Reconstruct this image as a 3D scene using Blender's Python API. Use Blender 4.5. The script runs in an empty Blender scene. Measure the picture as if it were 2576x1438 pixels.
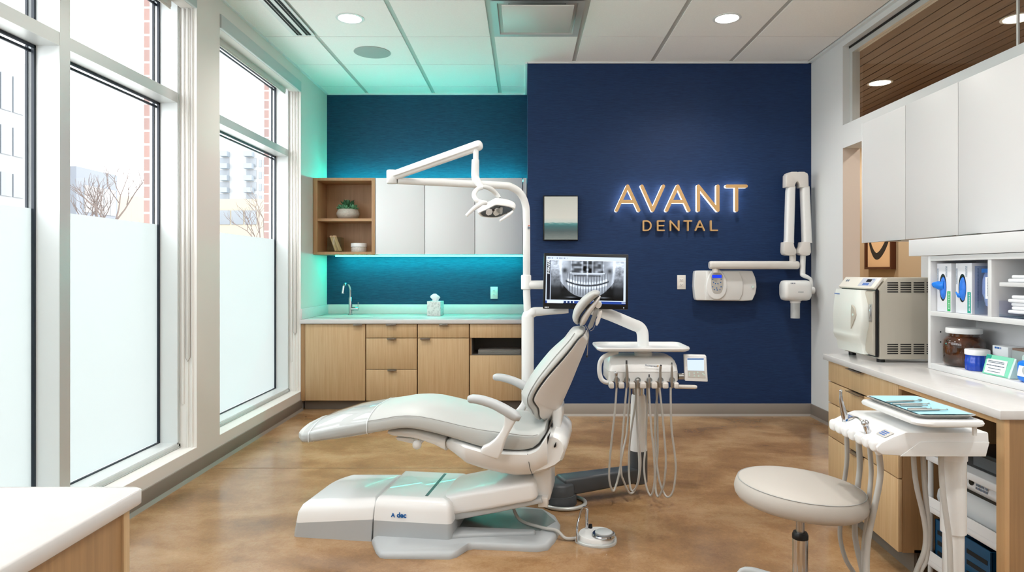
import bpy, bmesh, math, random
from mathutils import Vector, Matrix
random.seed(7)
S = bpy.context.scene
COL = S.collection
F_, VX, VY, CZ = 1640.0, 1320.0, 682.0, 1.4
V = Vector
pi = math.pi

def P(px, py, Y):
    return V(((px - VX) * Y / F_, Y, CZ - (py - VY) * Y / F_))

# ---------------------------------------------------------------- materials
def lin(c):
    if isinstance(c, str):
        c = [int(c[i:i + 2], 16) / 255 for i in (0, 2, 4)]
        return tuple((x / 12.92 if x <= .04045 else ((x + .055) / 1.055) ** 2.4) for x in c) + (1,)
    return tuple(c) + (1,)

def new_mat(name):
    m = bpy.data.materials.new(name)
    m.use_nodes = True
    nt = m.node_tree
    for n in list(nt.nodes):
        nt.nodes.remove(n)
    out = nt.nodes.new('ShaderNodeOutputMaterial')
    return m, nt, out

def N(nt, t, **kw):
    n = nt.nodes.new('ShaderNode' + t)
    for k, v in kw.items():
        if k in n.inputs:
            n.inputs[k].default_value = v
        else:
            setattr(n, k, v)
    return n

def pbr(name, col, rough=.4, metal=0, coat=0, bump=0, bscale=200, spec=.5, var=0, vscale=4, trans=0, ior=1.45):
    m, nt, out = new_mat(name)
    b = N(nt, 'BsdfPrincipled')
    c = lin(col)
    b.inputs['Base Color'].default_value = c
    b.inputs['Roughness'].default_value = rough
    b.inputs['Metallic'].default_value = metal
    b.inputs['Coat Weight'].default_value = coat
    b.inputs['Specular IOR Level'].default_value = spec
    b.inputs['Transmission Weight'].default_value = trans
    b.inputs['IOR'].default_value = ior
    tc = N(nt, 'TexCoord')
    if var:
        no = N(nt, 'TexNoise', Scale=vscale, Detail=3.0)
        nt.links.new(tc.outputs['Object'], no.inputs['Vector'])
        r = N(nt, 'ValToRGB')
        r.color_ramp.elements[0].position = .3
        r.color_ramp.elements[1].position = .7
        r.color_ramp.elements[0].color = tuple(x * (1 - var) for x in c[:3]) + (1,)
        r.color_ramp.elements[1].color = tuple(min(1, x * (1 + var)) for x in c[:3]) + (1,)
        nt.links.new(no.outputs['Fac'], r.inputs['Fac'])
        nt.links.new(r.outputs['Color'], b.inputs['Base Color'])
    if bump:
        no = N(nt, 'TexNoise', Scale=bscale, Detail=2.0)
        nt.links.new(tc.outputs['Object'], no.inputs['Vector'])
        bp = N(nt, 'Bump', Strength=bump, Distance=.002)
        nt.links.new(no.outputs['Fac'], bp.inputs['Height'])
        nt.links.new(bp.outputs['Normal'], b.inputs['Normal'])
    nt.links.new(b.outputs[0], out.inputs[0])
    return m

def emit(name, col, strength):
    m, nt, out = new_mat(name)
    e = N(nt, 'Emission', Strength=strength)
    e.inputs['Color'].default_value = lin(col)
    nt.links.new(e.outputs[0], out.inputs[0])
    return m

def wood(name, c0, c1, axis='Z', scale=1.0, rough=.45):
    m, nt, out = new_mat(name)
    b = N(nt, 'BsdfPrincipled', Roughness=rough)
    tc = N(nt, 'TexCoord')
    mp = N(nt, 'Mapping')
    s = {'Z': (38, 38, 1.2), 'Y': (38, 1.2, 38), 'X': (1.2, 38, 38)}[axis]
    mp.inputs['Scale'].default_value = tuple(x * scale for x in s)
    no = N(nt, 'TexNoise', Scale=1.6, Detail=6.0, Roughness=.65)
    nt.links.new(tc.outputs['Object'], mp.inputs['Vector'])
    nt.links.new(mp.outputs['Vector'], no.inputs['Vector'])
    r = N(nt, 'ValToRGB')
    r.color_ramp.elements[0].position = .25
    r.color_ramp.elements[0].color = lin(c0)
    r.color_ramp.elements[1].position = .75
    r.color_ramp.elements[1].color = lin(c1)
    nt.links.new(no.outputs['Fac'], r.inputs['Fac'])
    nt.links.new(r.outputs['Color'], b.inputs['Base Color'])
    bp = N(nt, 'Bump', Strength=.12, Distance=.001)
    nt.links.new(no.outputs['Fac'], bp.inputs['Height'])
    nt.links.new(bp.outputs['Normal'], b.inputs['Normal'])
    nt.links.new(b.outputs[0], out.inputs[0])
    return m

def navy_mat(name, c0, c1):
    m, nt, out = new_mat(name)
    b = N(nt, 'BsdfPrincipled', Roughness=.62)
    b.inputs['Specular IOR Level'].default_value = .3
    tc = N(nt, 'TexCoord')
    mp = N(nt, 'Mapping')
    mp.inputs['Scale'].default_value = (9, 9, 150)
    no = N(nt, 'TexNoise', Scale=1.5, Detail=5.0, Roughness=.7)
    nt.links.new(tc.outputs['Object'], mp.inputs['Vector'])
    nt.links.new(mp.outputs['Vector'], no.inputs['Vector'])
    r = N(nt, 'ValToRGB')
    r.color_ramp.elements[0].position = .3
    r.color_ramp.elements[0].color = lin(c0)
    r.color_ramp.elements[1].position = .75
    r.color_ramp.elements[1].color = lin(c1)
    nt.links.new(no.outputs['Fac'], r.inputs['Fac'])
    nt.links.new(r.outputs['Color'], b.inputs['Base Color'])
    bp = N(nt, 'Bump', Strength=.15, Distance=.0015)
    nt.links.new(no.outputs['Fac'], bp.inputs['Height'])
    nt.links.new(bp.outputs['Normal'], b.inputs['Normal'])
    nt.links.new(b.outputs[0], out.inputs[0])
    return m

def floor_mat():
    m, nt, out = new_mat('polished_concrete')
    b = N(nt, 'BsdfPrincipled')
    tc = N(nt, 'TexCoord')
    mp = N(nt, 'Mapping')
    mp.inputs['Scale'].default_value = (1, 1.35, 1)
    nt.links.new(tc.outputs['Object'], mp.inputs['Vector'])
    n1 = N(nt, 'TexNoise', Scale=1.7, Detail=9.0, Roughness=.6, Distortion=.25)
    n2 = N(nt, 'TexNoise', Scale=45.0, Detail=5.0, Roughness=.7, Distortion=1.5)
    nt.links.new(mp.outputs[0], n1.inputs['Vector'])
    nt.links.new(tc.outputs['Object'], n2.inputs['Vector'])
    mx = N(nt, 'Mix', data_type='FLOAT')
    mx.inputs[0].default_value = .22
    nt.links.new(n1.outputs['Fac'], mx.inputs[2])
    nt.links.new(n2.outputs['Fac'], mx.inputs[3])
    r = N(nt, 'ValToRGB')
    e = r.color_ramp.elements
    e[0].position = .33; e[0].color = lin('74563a')
    e[1].position = .66; e[1].color = lin('b5946e')
    k = r.color_ramp.elements.new(.48); k.color = lin('94714d')
    nt.links.new(mx.outputs[0], r.inputs['Fac'])
    nt.links.new(r.outputs['Color'], b.inputs['Base Color'])
    mr = N(nt, 'MapRange')
    mr.inputs['To Min'].default_value = .11
    mr.inputs['To Max'].default_value = .27
    nt.links.new(n1.outputs['Fac'], mr.inputs['Value'])
    nt.links.new(mr.outputs[0], b.inputs['Roughness'])
    b.inputs['Specular IOR Level'].default_value = .55
    bp = N(nt, 'Bump', Strength=.05, Distance=.002)
    nt.links.new(n2.outputs['Fac'], bp.inputs['Height'])
    nt.links.new(bp.outputs['Normal'], b.inputs['Normal'])
    nt.links.new(b.outputs[0], out.inputs[0])
    return m

def brick_mat():
    m, nt, out = new_mat('brick')
    b = N(nt, 'BsdfPrincipled', Roughness=.85)
    tc = N(nt, 'TexCoord')
    sp = N(nt, 'SeparateXYZ'); cb = N(nt, 'CombineXYZ')
    ad = N(nt, 'Math', operation='ADD')
    nt.links.new(tc.outputs['Object'], sp.inputs[0])
    nt.links.new(sp.outputs['X'], ad.inputs[0]); nt.links.new(sp.outputs['Y'], ad.inputs[1])
    nt.links.new(ad.outputs[0], cb.inputs['X']); nt.links.new(sp.outputs['Z'], cb.inputs['Y'])
    br = N(nt, 'TexBrick')
    br.inputs['Color1'].default_value = lin('a08078')
    br.inputs['Color2'].default_value = lin('8f7672')
    br.inputs['Mortar'].default_value = lin('b0adab')
    br.inputs['Scale'].default_value = 1.0
    br.inputs['Mortar Size'].default_value = .008
    br.inputs['Brick Width'].default_value = .22
    br.inputs['Row Height'].default_value = .095
    nt.links.new(cb.outputs[0], br.inputs['Vector'])
    nt.links.new(br.outputs['Color'], b.inputs['Base Color'])
    nt.links.new(b.outputs[0], out.inputs[0])
    return m

def glass_mat(name='clear_glass', tint='ffffff', refl=1.0):
    m, nt, out = new_mat(name)
    t = N(nt, 'BsdfTransparent'); t.inputs['Color'].default_value = lin(tint)
    g = N(nt, 'BsdfGlossy', Roughness=.02)
    f = N(nt, 'Fresnel', IOR=1.5)
    mu = N(nt, 'Math', operation='MULTIPLY'); mu.inputs[1].default_value = refl
    mx = N(nt, 'MixShader')
    ge = N(nt, 'NewGeometry'); iv = N(nt, 'Math', operation='SUBTRACT'); iv.inputs[0].default_value = 1.0
    m2 = N(nt, 'Math', operation='MULTIPLY')
    nt.links.new(ge.outputs['Backfacing'], iv.inputs[1])
    nt.links.new(f.outputs[0], mu.inputs[0])
    nt.links.new(mu.outputs[0], m2.inputs[0]); nt.links.new(iv.outputs[0], m2.inputs[1])
    nt.links.new(m2.outputs[0], mx.inputs[0])
    nt.links.new(t.outputs[0], mx.inputs[1]); nt.links.new(g.outputs[0], mx.inputs[2])
    nt.links.new(mx.outputs[0], out.inputs[0])
    return m

def frost_mat():
    m, nt, out = new_mat('frosted_film')
    t = N(nt, 'BsdfTranslucent'); t.inputs['Color'].default_value = lin('c6cac9')
    d = N(nt, 'BsdfDiffuse'); d.inputs['Color'].default_value = lin('eef6f8')
    mx = N(nt, 'MixShader'); mx.inputs[0].default_value = .2
    nt.links.new(t.outputs[0], mx.inputs[1]); nt.links.new(d.outputs[0], mx.inputs[2])
    nt.links.new(mx.outputs[0], out.inputs[0])
    return m

M = {}
M['white_paint'] = pbr('white_paint', 'd8d2cc', .6, bump=.05, bscale=300)
M['wall_right'] = pbr('wall_paint_cool', 'd9dcdc', .6, bump=.05, bscale=300)
M['sill'] = pbr('sill_paint', 'f0eeea', .5)
M['ceil'] = pbr('ceiling_tile', 'f4f4f2', .9, bump=.3, bscale=260, var=.02, vscale=90)
M['grid'] = pbr('ceiling_grid', 'b9b8b4', .5)
M['rubber'] = pbr('baseboard_rubber', '7d736a', .5)
M['floor'] = floor_mat()
M['joint'] = pbr('floor_joint', '6f5238', .6)
M['navy'] = navy_mat('navy_fabric', '11264b', '1c3a66')
M['navy_led_tint'] = navy_mat('navy_fabric_led_tint', '102b47', '1a4a69')  # alcove navy with the teal LED glow mixed into its colour
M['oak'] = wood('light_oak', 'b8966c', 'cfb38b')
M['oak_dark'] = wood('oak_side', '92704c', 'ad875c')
M['oak_edge'] = wood('oak_edge', 'c29a6c', 'd0aa7c')
M['slat'] = wood('slat_ceiling_wood', '5c4532', '7a5f47', axis='Y', scale=.4)
M['quartz'] = pbr('quartz', 'd3d1cf', .14, var=.015, vscale=30)
M['alum'] = pbr('aluminium_frame', 'c9ccca', .35, metal=.35)
M['alum_white'] = pbr('frame_white', 'e2e7e8', .35)
M['gasket'] = pbr('gasket_black', '15202c', .4)
M['shade'] = pbr('shade_fascia', 'b3bdbb', .45)
M['shade_cloth'] = pbr('shade_cloth', 'c9c6c0', .7)
M['glass'] = glass_mat(refl=.35)
M['frost'] = frost_mat()
M['brick'] = brick_mat()
M['plastic'] = pbr('white_plastic', 'e3e4e3', .28, coat=.2)
M['plastic_b'] = pbr('white_gloss_plastic', 'e8e9e9', .32, coat=.15)
M['plastic_w'] = pbr('warm_white_plastic', 'd8d4cf', .35)
M['grey_pl'] = pbr('light_grey_plastic', 'b4b8b9', .35)
M['grey_sk'] = pbr('grey_skirt', 'adb1b3', .4)
M['vinyl'] = pbr('grey_vinyl', 'b5b7b4', .42, bump=.1, bscale=500)
M['vinyl_arm'] = pbr('arm_pad', 'b6b9ba', .45)
M['vinyl_stool'] = pbr('stool_vinyl', 'b3ada5', .5, bump=.1, bscale=500)
M['seam'] = pbr('seam_thread', '9b9d9b', .6)
M['hose'] = pbr('hose_grey', 'b7b5b0', .4)
M['dark_pl'] = pbr('dark_grey_plastic', '45494d', .38)
M['black'] = pbr('black_plastic', '0c0d0f', .35)
M['pan'] = pbr('tray_steel', 'c4c1bd', .35, metal=.55)
M['black_m'] = pbr('black_matte', '101113', .8)
M['chrome'] = pbr('chrome', 'c8c8ca', .12, metal=1)
M['steel'] = pbr('brushed_steel', 'b4b0ab', .3, metal=1)
M['pull'] = pbr('cabinet_pull', '9a8f84', .3, metal=.9)
M['gold'] = pbr('brushed_gold', 'cfa670', .42, metal=.15, bump=.08, bscale=400)
M['lacquer'] = pbr('white_lacquer', 'dfe0e2', .35)
M['lacquer_r'] = pbr('white_laminate', 'd3d3d3', .4)
M['taupe'] = pbr('toe_kick', '6f665d', .5)
M['hutch'] = pbr('hutch_white', 'd9dadb', .4)
M['outlet'] = pbr('outlet_plate', 'e6e2dc', .35)
M['pot'] = pbr('concrete_pot', 'b9b1a7', .8, var=.12, vscale=60, bump=.3, bscale=80)
M['leaf'] = pbr('succulent_leaf', '5c9470', .5, var=.25, vscale=30)
M['leaf2'] = pbr('succulent_leaf_dark', '33603f', .5, var=.2, vscale=30)
M['tan'] = pbr('corridor_tan', 'b7a387', .7)
M['beige'] = pbr('reveal_beige', 'd0c3b8', .7)
M['frame_br'] = pbr('brown_frame', '4a2410', .4)
M['ste'] = pbr('steriliser_metal', 'b9b3a6', .4, metal=.1)
M['ste_door'] = pbr('steriliser_door', 'd5d8d2', .3)
M['ste_top'] = pbr('steriliser_panel', 'dad5ca', .35)
M['amber'] = pbr('amber_glass', '3a1d0a', .08, coat=.5)
M['blue'] = pbr('cobalt_plastic', '0b3fb0', .2, coat=.3)
M['lidw'] = pbr('white_lid', 'e9ebec', .4)
M['glove'] = pbr('nitrile_blue', '2f78e0', .4, bump=.5, bscale=60)
M['glovebox'] = pbr('glove_box_card', 'dfe2e8', .5)
M['green'] = pbr('green_label', '1fae5a', .5)
M['teal_l'] = pbr('teal_label', '1f9e8c', .5)
M['mint'] = pbr('mint_card', '7fd3b4', .45)
M['mint_l'] = pbr('pale_mint', 'cfe6e0', .4)
M['paper'] = pbr('paper', 'eceef2', .7)
M['ink'] = pbr('ink_grey', '5e6b7c', .6)
M['ink_soft'] = pbr('ink_soft', '7f93a6', .6)
M['ink_b'] = pbr('ink_blue', '1c5fae', .5)
M['ink_n'] = pbr('ink_navy', '0a5a9c', .4)
M['wipe'] = pbr('wipe_blue', '1478e0', .3)
M['bib'] = pbr('blue_bib', '9fd3e2', .6, bump=.2, bscale=120)
M['acrylic'] = glass_mat('acrylic', 'f2f3fa', 1.4)
M['cover'] = glass_mat('clear_sleeve', 'fafbfc', .8)
M['led'] = emit('led_teal', (.01, .80, .63), 85)
M['led_top'] = emit('led_teal_top', (.01, .80, .66), 70)
M['halo'] = emit('sign_halo', (.9, .95, 1.0), 4.2)
M['lamp'] = emit('downlight_lens', (1.0, .90, .78), 30)
M['lamp_c'] = emit('corridor_lens', (1.0, .86, .66), 25)
M['lcd_blue'] = emit('lcd_blue', (.02, .06, .8), .9)
M['lcd_w'] = emit('lcd_white', (.72, .85, 1.0), .85)
M['ind'] = pbr('membrane_grey', 'b9b6b0', .4)
M['b_glass'] = pbr('tower_glass', '767b80', .2)
M['b_grey'] = pbr('tower_grey', '7f878e', .7)
M['b_dark'] = pbr('building_slate', '72767d', .7)
M['b_cream'] = pbr('building_cream', '999080', .8)
M['b_brick'] = pbr('building_brick', '8f7264', .8)
M['b_white'] = pbr('building_white', '959697', .8)
M['bark'] = pbr('bark', '665a55', .9)
M['asphalt'] = pbr('pavement', 'cfcfcc', .9)
M['crate'] = pbr('blue_crate', '0d4468', .4)
M['cart'] = pbr('cart_white', 'd4d6d8', .4)
M['cart_d'] = pbr('device_grey', 'bfc1c2', .4)

# ---------------------------------------------------------------- mesh builder
class MB:
    def __init__(s):
        s.v = []; s.f = []
    def add(s, vs, fs):
        o = len(s.v)
        s.v += [V(p) for p in vs]
        s.f += [tuple(i + o for i in f) for f in fs]
        return s
    def addbm(s, bm, mat=None):
        if mat is not None:
            bm.transform(mat)
        bm.verts.ensure_lookup_table(); bm.verts.index_update()
        s.add([v.co.copy() for v in bm.verts], [[v.index for v in f.verts] for f in bm.faces])
        bm.free()
        return s
    def hexa(s, p, bev=0, seg=2):
        # p : 8 corners (bottom 4 ccw, top 4 ccw)
        bm = bmesh.new()
        vs = [bm.verts.new(q) for q in p]
        for f in ((3, 2, 1, 0), (4, 5, 6, 7), (0, 1, 5, 4), (1, 2, 6, 5), (2, 3, 7, 6), (3, 0, 4, 7)):
            bm.faces.new([vs[i] for i in f])
        if bev:
            bmesh.ops.bevel(bm, geom=list(bm.edges), offset=bev, segments=seg, affect='EDGES', profile=.5)
        return s.addbm(bm)
    def box(s, x0, x1, y0, y1, z0, z1, bev=0, seg=2, mat=None):
        x0, x1 = min(x0, x1), max(x0, x1); y0, y1 = min(y0, y1), max(y0, y1); z0, z1 = min(z0, z1), max(z0, z1)
        p = [V(q) for q in ((x0, y0, z0), (x1, y0, z0), (x1, y1, z0), (x0, y1, z0), (x0, y0, z1), (x1, y0, z1), (x1, y1, z1), (x0, y1, z1))]
        if mat is not None:
            p = [mat @ q for q in p]
        return s.hexa(p, bev, seg)
    def prism(s, pts, vec, bev=0, seg=2):
        bm = bmesh.new()
        a = [bm.verts.new(p) for p in pts]
        b = [bm.verts.new(V(p) + V(vec)) for p in pts]
        n = len(pts)
        bm.faces.new(a[::-1]); bm.faces.new(b)
        for i in range(n):
            bm.faces.new((a[i], a[(i + 1) % n], b[(i + 1) % n], b[i]))
        bmesh.ops.recalc_face_normals(bm, faces=list(bm.faces))
        if bev:
            es = [e for e in bm.edges if len(e.link_faces) == 2 and e.calc_face_angle(0) > .9]
            bmesh.ops.bevel(bm, geom=es, offset=bev, segments=seg, affect='EDGES', profile=.5)
        return s.addbm(bm)
    def loft(s, rings, cap=True, closed=True):
        n = len(rings[0]); vs = [p for r in rings for p in r]; fs = []
        for i in range(len(rings) - 1):
            for j in range(n if closed else n - 1):
                k = (j + 1) % n
                fs.append((i * n + j, i * n + k, (i + 1) * n + k, (i + 1) * n + j))
        if cap:
            fs.append(tuple(range(n))[::-1]); fs.append(tuple((len(rings) - 1) * n + j for j in range(n)))
        return s.add(vs, fs)
    def tube(s, pts, r, n=12, res=0, cap=True, flat=1.0):
        pts = [V(p) for p in pts]
        rr = list(r) if isinstance(r, (list, tuple)) else [r] * len(pts)
        if res:
            pts, rr = catmull(pts, rr, res)
        rings = []
        up = None
        for i, p in enumerate(pts):
            t = (pts[min(i + 1, len(pts) - 1)] - pts[max(i - 1, 0)])
            if t.length < 1e-9: t = V((0, 0, 1))
            t.normalize()
            if up is None:
                a = V((0, 0, 1)) if abs(t.z) < .9 else V((0, 1, 0))
                up = (a - t * a.dot(t)).normalized()
            else:
                up = (up - t * up.dot(t))
                up = up.normalized() if up.length > 1e-6 else V((0, 1, 0))
            b = t.cross(up)
            rings.append([p + up * (rr[i] * math.cos(2 * pi * k / n)) + b * (rr[i] * flat * math.sin(2 * pi * k / n)) for k in range(n)])
        return s.loft(rings, cap)
    def cyl(s, p0, p1, r0, r1=None, n=32):
        r1 = r0 if r1 is None else r1
        return s.tube([p0, p1], [r0, r1], n)
    def lathe(s, c, prof, n=40, axis='Z', tilt=None):
        c = V(c); rings = []
        for (r, h) in prof:
            ring = []
            for k in range(n):
                a = 2 * pi * k / n
                q = V((r * math.cos(a), r * math.sin(a), h))
                if axis == 'Y': q = V((q.x, -q.z, q.y))
                if axis == 'X': q = V((q.z, q.y, -q.x))
                if tilt is not None: q = tilt @ q
                ring.append(c + q)
            rings.append(ring)
        return s.loft(rings)
    def sphere(s, c, r, sc=(1, 1, 1), n=20):
        bm = bmesh.new()
        bmesh.ops.create_uvsphere(bm, u_segments=n, v_segments=n // 2 + 2, radius=r)
        return s.addbm(bm, Matrix.Translation(V(c)) @ Matrix.Diagonal((sc[0], sc[1], sc[2], 1)))
    def xf(s, mat):
        s.v = [mat @ p for p in s.v]
        return s

def catmull(pts, rr, res):
    o = []; ro = []
    n = len(pts)
    for i in range(n - 1):
        p0 = pts[max(i - 1, 0)]; p1 = pts[i]; p2 = pts[i + 1]; p3 = pts[min(i + 2, n - 1)]
        for k in range(res):
            t = k / res
            o.append(.5 * ((2 * p1) + (p2 - p0) * t + (2 * p0 - 5 * p1 + 4 * p2 - p3) * t * t + (3 * p1 - p0 - 3 * p2 + p3) * t ** 3))
            ro.append(rr[i] * (1 - t) + rr[i + 1] * t)
    o.append(pts[-1]); ro.append(rr[-1])
    return o, ro

def interp(tab, x):
    if x <= tab[0][0]: return tab[0][1]
    for (a, b), (c, d) in zip(tab, tab[1:]):
        if x <= c:
            return b + (d - b) * (x - a) / (c - a) if c > a else d
    return tab[-1][1]

def superring(c, A, B, a, b, e=4, n=36, crown=0, cpos=True):
    r = []
    for k in range(n):
        t = 2 * pi * (k + .5) / n
        ct, st = math.cos(t), math.sin(t)
        x = a * math.copysign(abs(ct) ** (2 / e), ct)
        y = b * math.copysign(abs(st) ** (2 / e), st)
        if crown and (st > 0) == cpos:
            y += crown * (1 - (x / a) ** 2) * (1 if cpos else -1)
        r.append(c + A * x + B * y)
    return r

def rrect(x0, x1, y0, y1, r, n=6):
    """rounded rectangle outline (2D), r = radius or 4 radii (x0y0, x1y0, x1y1, x0y1)"""
    rs = r if isinstance(r, (list, tuple)) else [r] * 4
    out = []
    for (cx, cy, a0), q in zip(((x0, y0, pi), (x1, y0, 1.5 * pi), (x1, y1, 0), (x0, y1, .5 * pi)), rs):
        sx = 1 if cx == x0 else -1; sy = 1 if cy == y0 else -1
        for k in range(n + 1):
            a = a0 + .5 * pi * k / n
            out.append((cx + sx * q + q * math.cos(a), cy + sy * q + q * math.sin(a)))
    return out

WM = {}
def wmat(o):
    return WM.get(o.name, Matrix.Identity(4))

def thing(name, label, cat, loc=(0, 0, 0), rz=0, group=None, kind=None):
    o = bpy.data.objects.new(name, None)
    o.empty_display_size = .05
    COL.objects.link(o)
    o.location = loc; o.rotation_euler = (0, 0, rz)
    WM[o.name] = Matrix.Translation(V(loc)) @ Matrix.Rotation(rz, 4, 'Z')
    if kind: o['kind'] = kind
    else:
        o['label'] = label; o['category'] = cat
    if group: o['group'] = group
    return o

def obj(name, mb, mat, parent=None, label=None, cat=None, group=None, kind=None, local=False, sharp=48, loc=None, subs=0):
    me = bpy.data.meshes.new(name)
    vs = mb.v
    if parent is not None and not local:
        inv = wmat(parent).inverted()
        vs = [inv @ p for p in vs]
    off = V((0, 0, 0))
    if parent is None:
        xs = [p.x for p in vs]; ys = [p.y for p in vs]; zs = [p.z for p in vs]
        off = V(((min(xs) + max(xs)) / 2, (min(ys) + max(ys)) / 2, min(zs))) if kind is None else V((0, 0, 0))
        vs = [p - off for p in vs]
    me.from_pydata([tuple(p) for p in vs], [], mb.f)
    bm = bmesh.new(); bm.from_mesh(me)
    bmesh.ops.recalc_face_normals(bm, faces=list(bm.faces))
    bm.to_mesh(me); bm.free()
    me.polygons.foreach_set('use_smooth', [True] * len(me.polygons))
    me.set_sharp_from_angle(angle=math.radians(sharp))
    me.materials.append(mat if not isinstance(mat, str) else M[mat])
    o = bpy.data.objects.new(name, me)
    COL.objects.link(o)
    o.location = off
    WM[o.name] = Matrix.Translation(off)
    if parent is not None:
        o.parent = parent
        WM[o.name] = wmat(parent)
    if label: o['label'] = label
    if cat: o['category'] = cat
    if group: o['group'] = group
    if kind: o['kind'] = kind
    if subs:
        md = o.modifiers.new('sub', 'SUBSURF'); md.levels = subs; md.render_levels = subs
    return o

def struct(name, mb, mat, parent=None, sharp=35):
    return obj(name, mb, mat, parent, kind='structure' if parent is None else None, sharp=sharp)

def text_mb(txt, size, mat4, ext=.0006, bold=0.0, shear=0.0, spacing=1.0):
    cu = bpy.data.curves.new('txt', 'FONT')
    cu.body = txt; cu.size = size; cu.extrude = ext; cu.offset = bold; cu.shear = shear
    cu.space_character = spacing; cu.resolution_u = 3
    ob = bpy.data.objects.new('txt', cu)
    COL.objects.link(ob)
    dg = bpy.context.evaluated_depsgraph_get(); dg.update()
    me = bpy.data.meshes.new_from_object(ob.evaluated_get(dg))
    mb = MB()
    mb.add([mat4 @ v.co for v in me.vertices], [list(p.vertices) for p in me.polygons])
    bpy.data.objects.remove(ob); bpy.data.curves.remove(cu); bpy.data.meshes.remove(me)
    return mb

def frame_mat(origin, xa, ya):
    xa = V(xa).normalized(); ya = V(ya); ya = (ya - xa * ya.dot(xa)).normalized(); za = xa.cross(ya)
    m = Matrix.Identity(4)
    for i in range(3):
        m[i][0] = xa[i]; m[i][1] = ya[i]; m[i][2] = za[i]; m[i][3] = V(origin)[i]
    return m

def dashes(mat4, rows, h=.003, gap=.0025, width=.03, seed=1, th=.0005):
    """rows of short strokes standing for print too small to read"""
    rd = random.Random(seed); mb = MB()
    for r in range(rows):
        x = 0
        while x < width:
            w = rd.uniform(.4, 1.6) * h
            mb.box(x, min(x + w, width), -r * (h + gap) - h, -r * (h + gap), 0, th, mat=mat4)
            x += w + h * .45
    return mb
SKY, LAMP, EXPO = 4.3, 85, 0.36
# ================================================================ room shell
XL, XR, YB, YA, ZC = -2.26, 2.78, 6.325, 7.45, 3.425
YF = -1.6

mb = MB(); mb.box(XL - .3, XR + .01, YF, YA + .1, -.12, 0)
struct('floor', mb, 'floor')
mb = MB(); mb.box(XR + .01, 4.6, 2.6, 9.6, -.12, 0)
struct('floor_corridor', mb, 'tan')
mb = MB(); mb.box(XL + .02, .9, 4.637, 4.642, -.001, .0006)
struct('trim_1', mb, 'joint')

# ceiling : grid sheet with tegular tiles
grid = MB(); grid.box(XL - .02, XR + .01, YF, YA + .1, ZC + .008, ZC + .06)
struct('ceiling_grid', grid, 'grid')
tiles = MB()
gx = [-.281 + .757 * k for k in range(-3, 6)]
gy = [4.87 + .759 * k for k in range(-9, 5)]
for i in range(len(gx) - 1):
    for j in range(len(gy) - 1):
        x0, x1 = max(gx[i] + .02, XL), min(gx[i + 1] - .02, XR - .01)
        y0, y1 = gy[j] + .006, min(gy[j + 1] - .006, YA)
        if x1 - x0 < .03 or y1 - y0 < .03: continue
        if abs(gx[i] + .281) < .01 and abs(gy[j] - 4.87) < .01: continue   # air diffuser bay
        tiles.box(x0, x1, y0, y1, ZC, ZC + .03)
struct('ceiling', tiles, 'ceil')
mb = MB()
mb.box(XL, XL + .02, YF, YA, ZC - .012, ZC + .01); mb.box(XR - .035, XR, YF, YB, ZC - .012, ZC + .01)
mb.box(.03, XR, YB - .02, YB, ZC - .012, ZC + .01); mb.box(XL, .03, YA - .02, YA, ZC - .012, ZC + .01)
mb.box(.005, .025, YB, YA, ZC - .012, ZC + .01)
struct('trim_2', mb, 'alum_white')

# back walls
mb = MB(); mb.box(.027, XR + .2, YB, YA + .2, 0, ZC + .06)
struct('wall_back', mb, 'navy')
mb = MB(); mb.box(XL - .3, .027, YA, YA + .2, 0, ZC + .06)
struct('wall_alcove', mb, 'navy_led_tint')
mb = MB(); mb.box(XL - .3, XR + .2, YF - .1, YF, 0, ZC + .06)
struct('wall_front', mb, 'white_paint')

# left wall with two openings  (window_1 : stretched unseen behind the camera to let in more light, window_2 : Y 4.832-6.583)
W1 = (-1.2, 4.497); W2 = (4.832, 6.583); ZS, ZH = .185, 3.31
xo = XL - .38
mb = MB()
for (a, b, c, d) in ((YF, W1[0], 0, ZC + .06), (W1[1], W2[0], 0, ZC + .06), (W2[1], YA, 0, ZC + .06),
                     (W1[0], W1[1], 0, ZS), (W1[0], W1[1], ZH, ZC + .06), (W2[0], W2[1], 0, ZS), (W2[0], W2[1], ZH, ZC + .06)):
    mb.box(XL - .255, XL, a, b, c, d)
struct('wall_left', mb, 'white_paint')
mb = MB()
for (a, b, c, d) in ((YF, W1[0] + .02, -.3, 4.4), (W1[1] + .03, W2[0] - .02, -.3, 4.4), (W2[1] + .03, YA + .2, -.3, 4.4),
                     (W1[0], W1[1] + .03, -.3, ZS), (W1[0], W1[1] + .03, ZH + .1, 4.4), (W2[0], W2[1] + .03, -.3, ZS), (W2[0], W2[1] + .03, ZH + .1, 4.4)):
    mb.box(XL - .385, XL - .31, a, b, c, d)
struct('wall_exterior', mb, 'brick')

# right wall
DO = (4.573, 5.70)      # pass-through opening
mb = MB()
xr1 = XR + .15
mb.box(XR, xr1, DO[1], YB + .3, 0, ZC + .06)
mb.box(XR, xr1, YF, DO[0], 0, 2.675)
mb.box(XR, xr1, DO[0], DO[1], 2.474, 2.675)
mb.box(XR, xr1, DO[0], DO[1], 0, 1.0)
mb.box(XR, xr1, YF, DO[1], 3.364, ZC + .06)
struct('wall_right', mb, 'wall_right')
mb = MB()
mb.box(XR + .002, xr1, DO[1] - .002, DO[1], 1.0, 2.474)
mb.box(XR + .002, xr1, DO[0], DO[0] + .002, 1.0, 2.474)
mb.box(XR + .12, XR + .15, DO[0] + .02, DO[0] + .07, 1.0, 2.47)
struct('trim_3', mb, 'beige')
mb = MB(); mb.box(2.25, XR, YF, 3.24, 0, 1.47)
struct('wall_chase', mb, 'wall_right')

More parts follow.
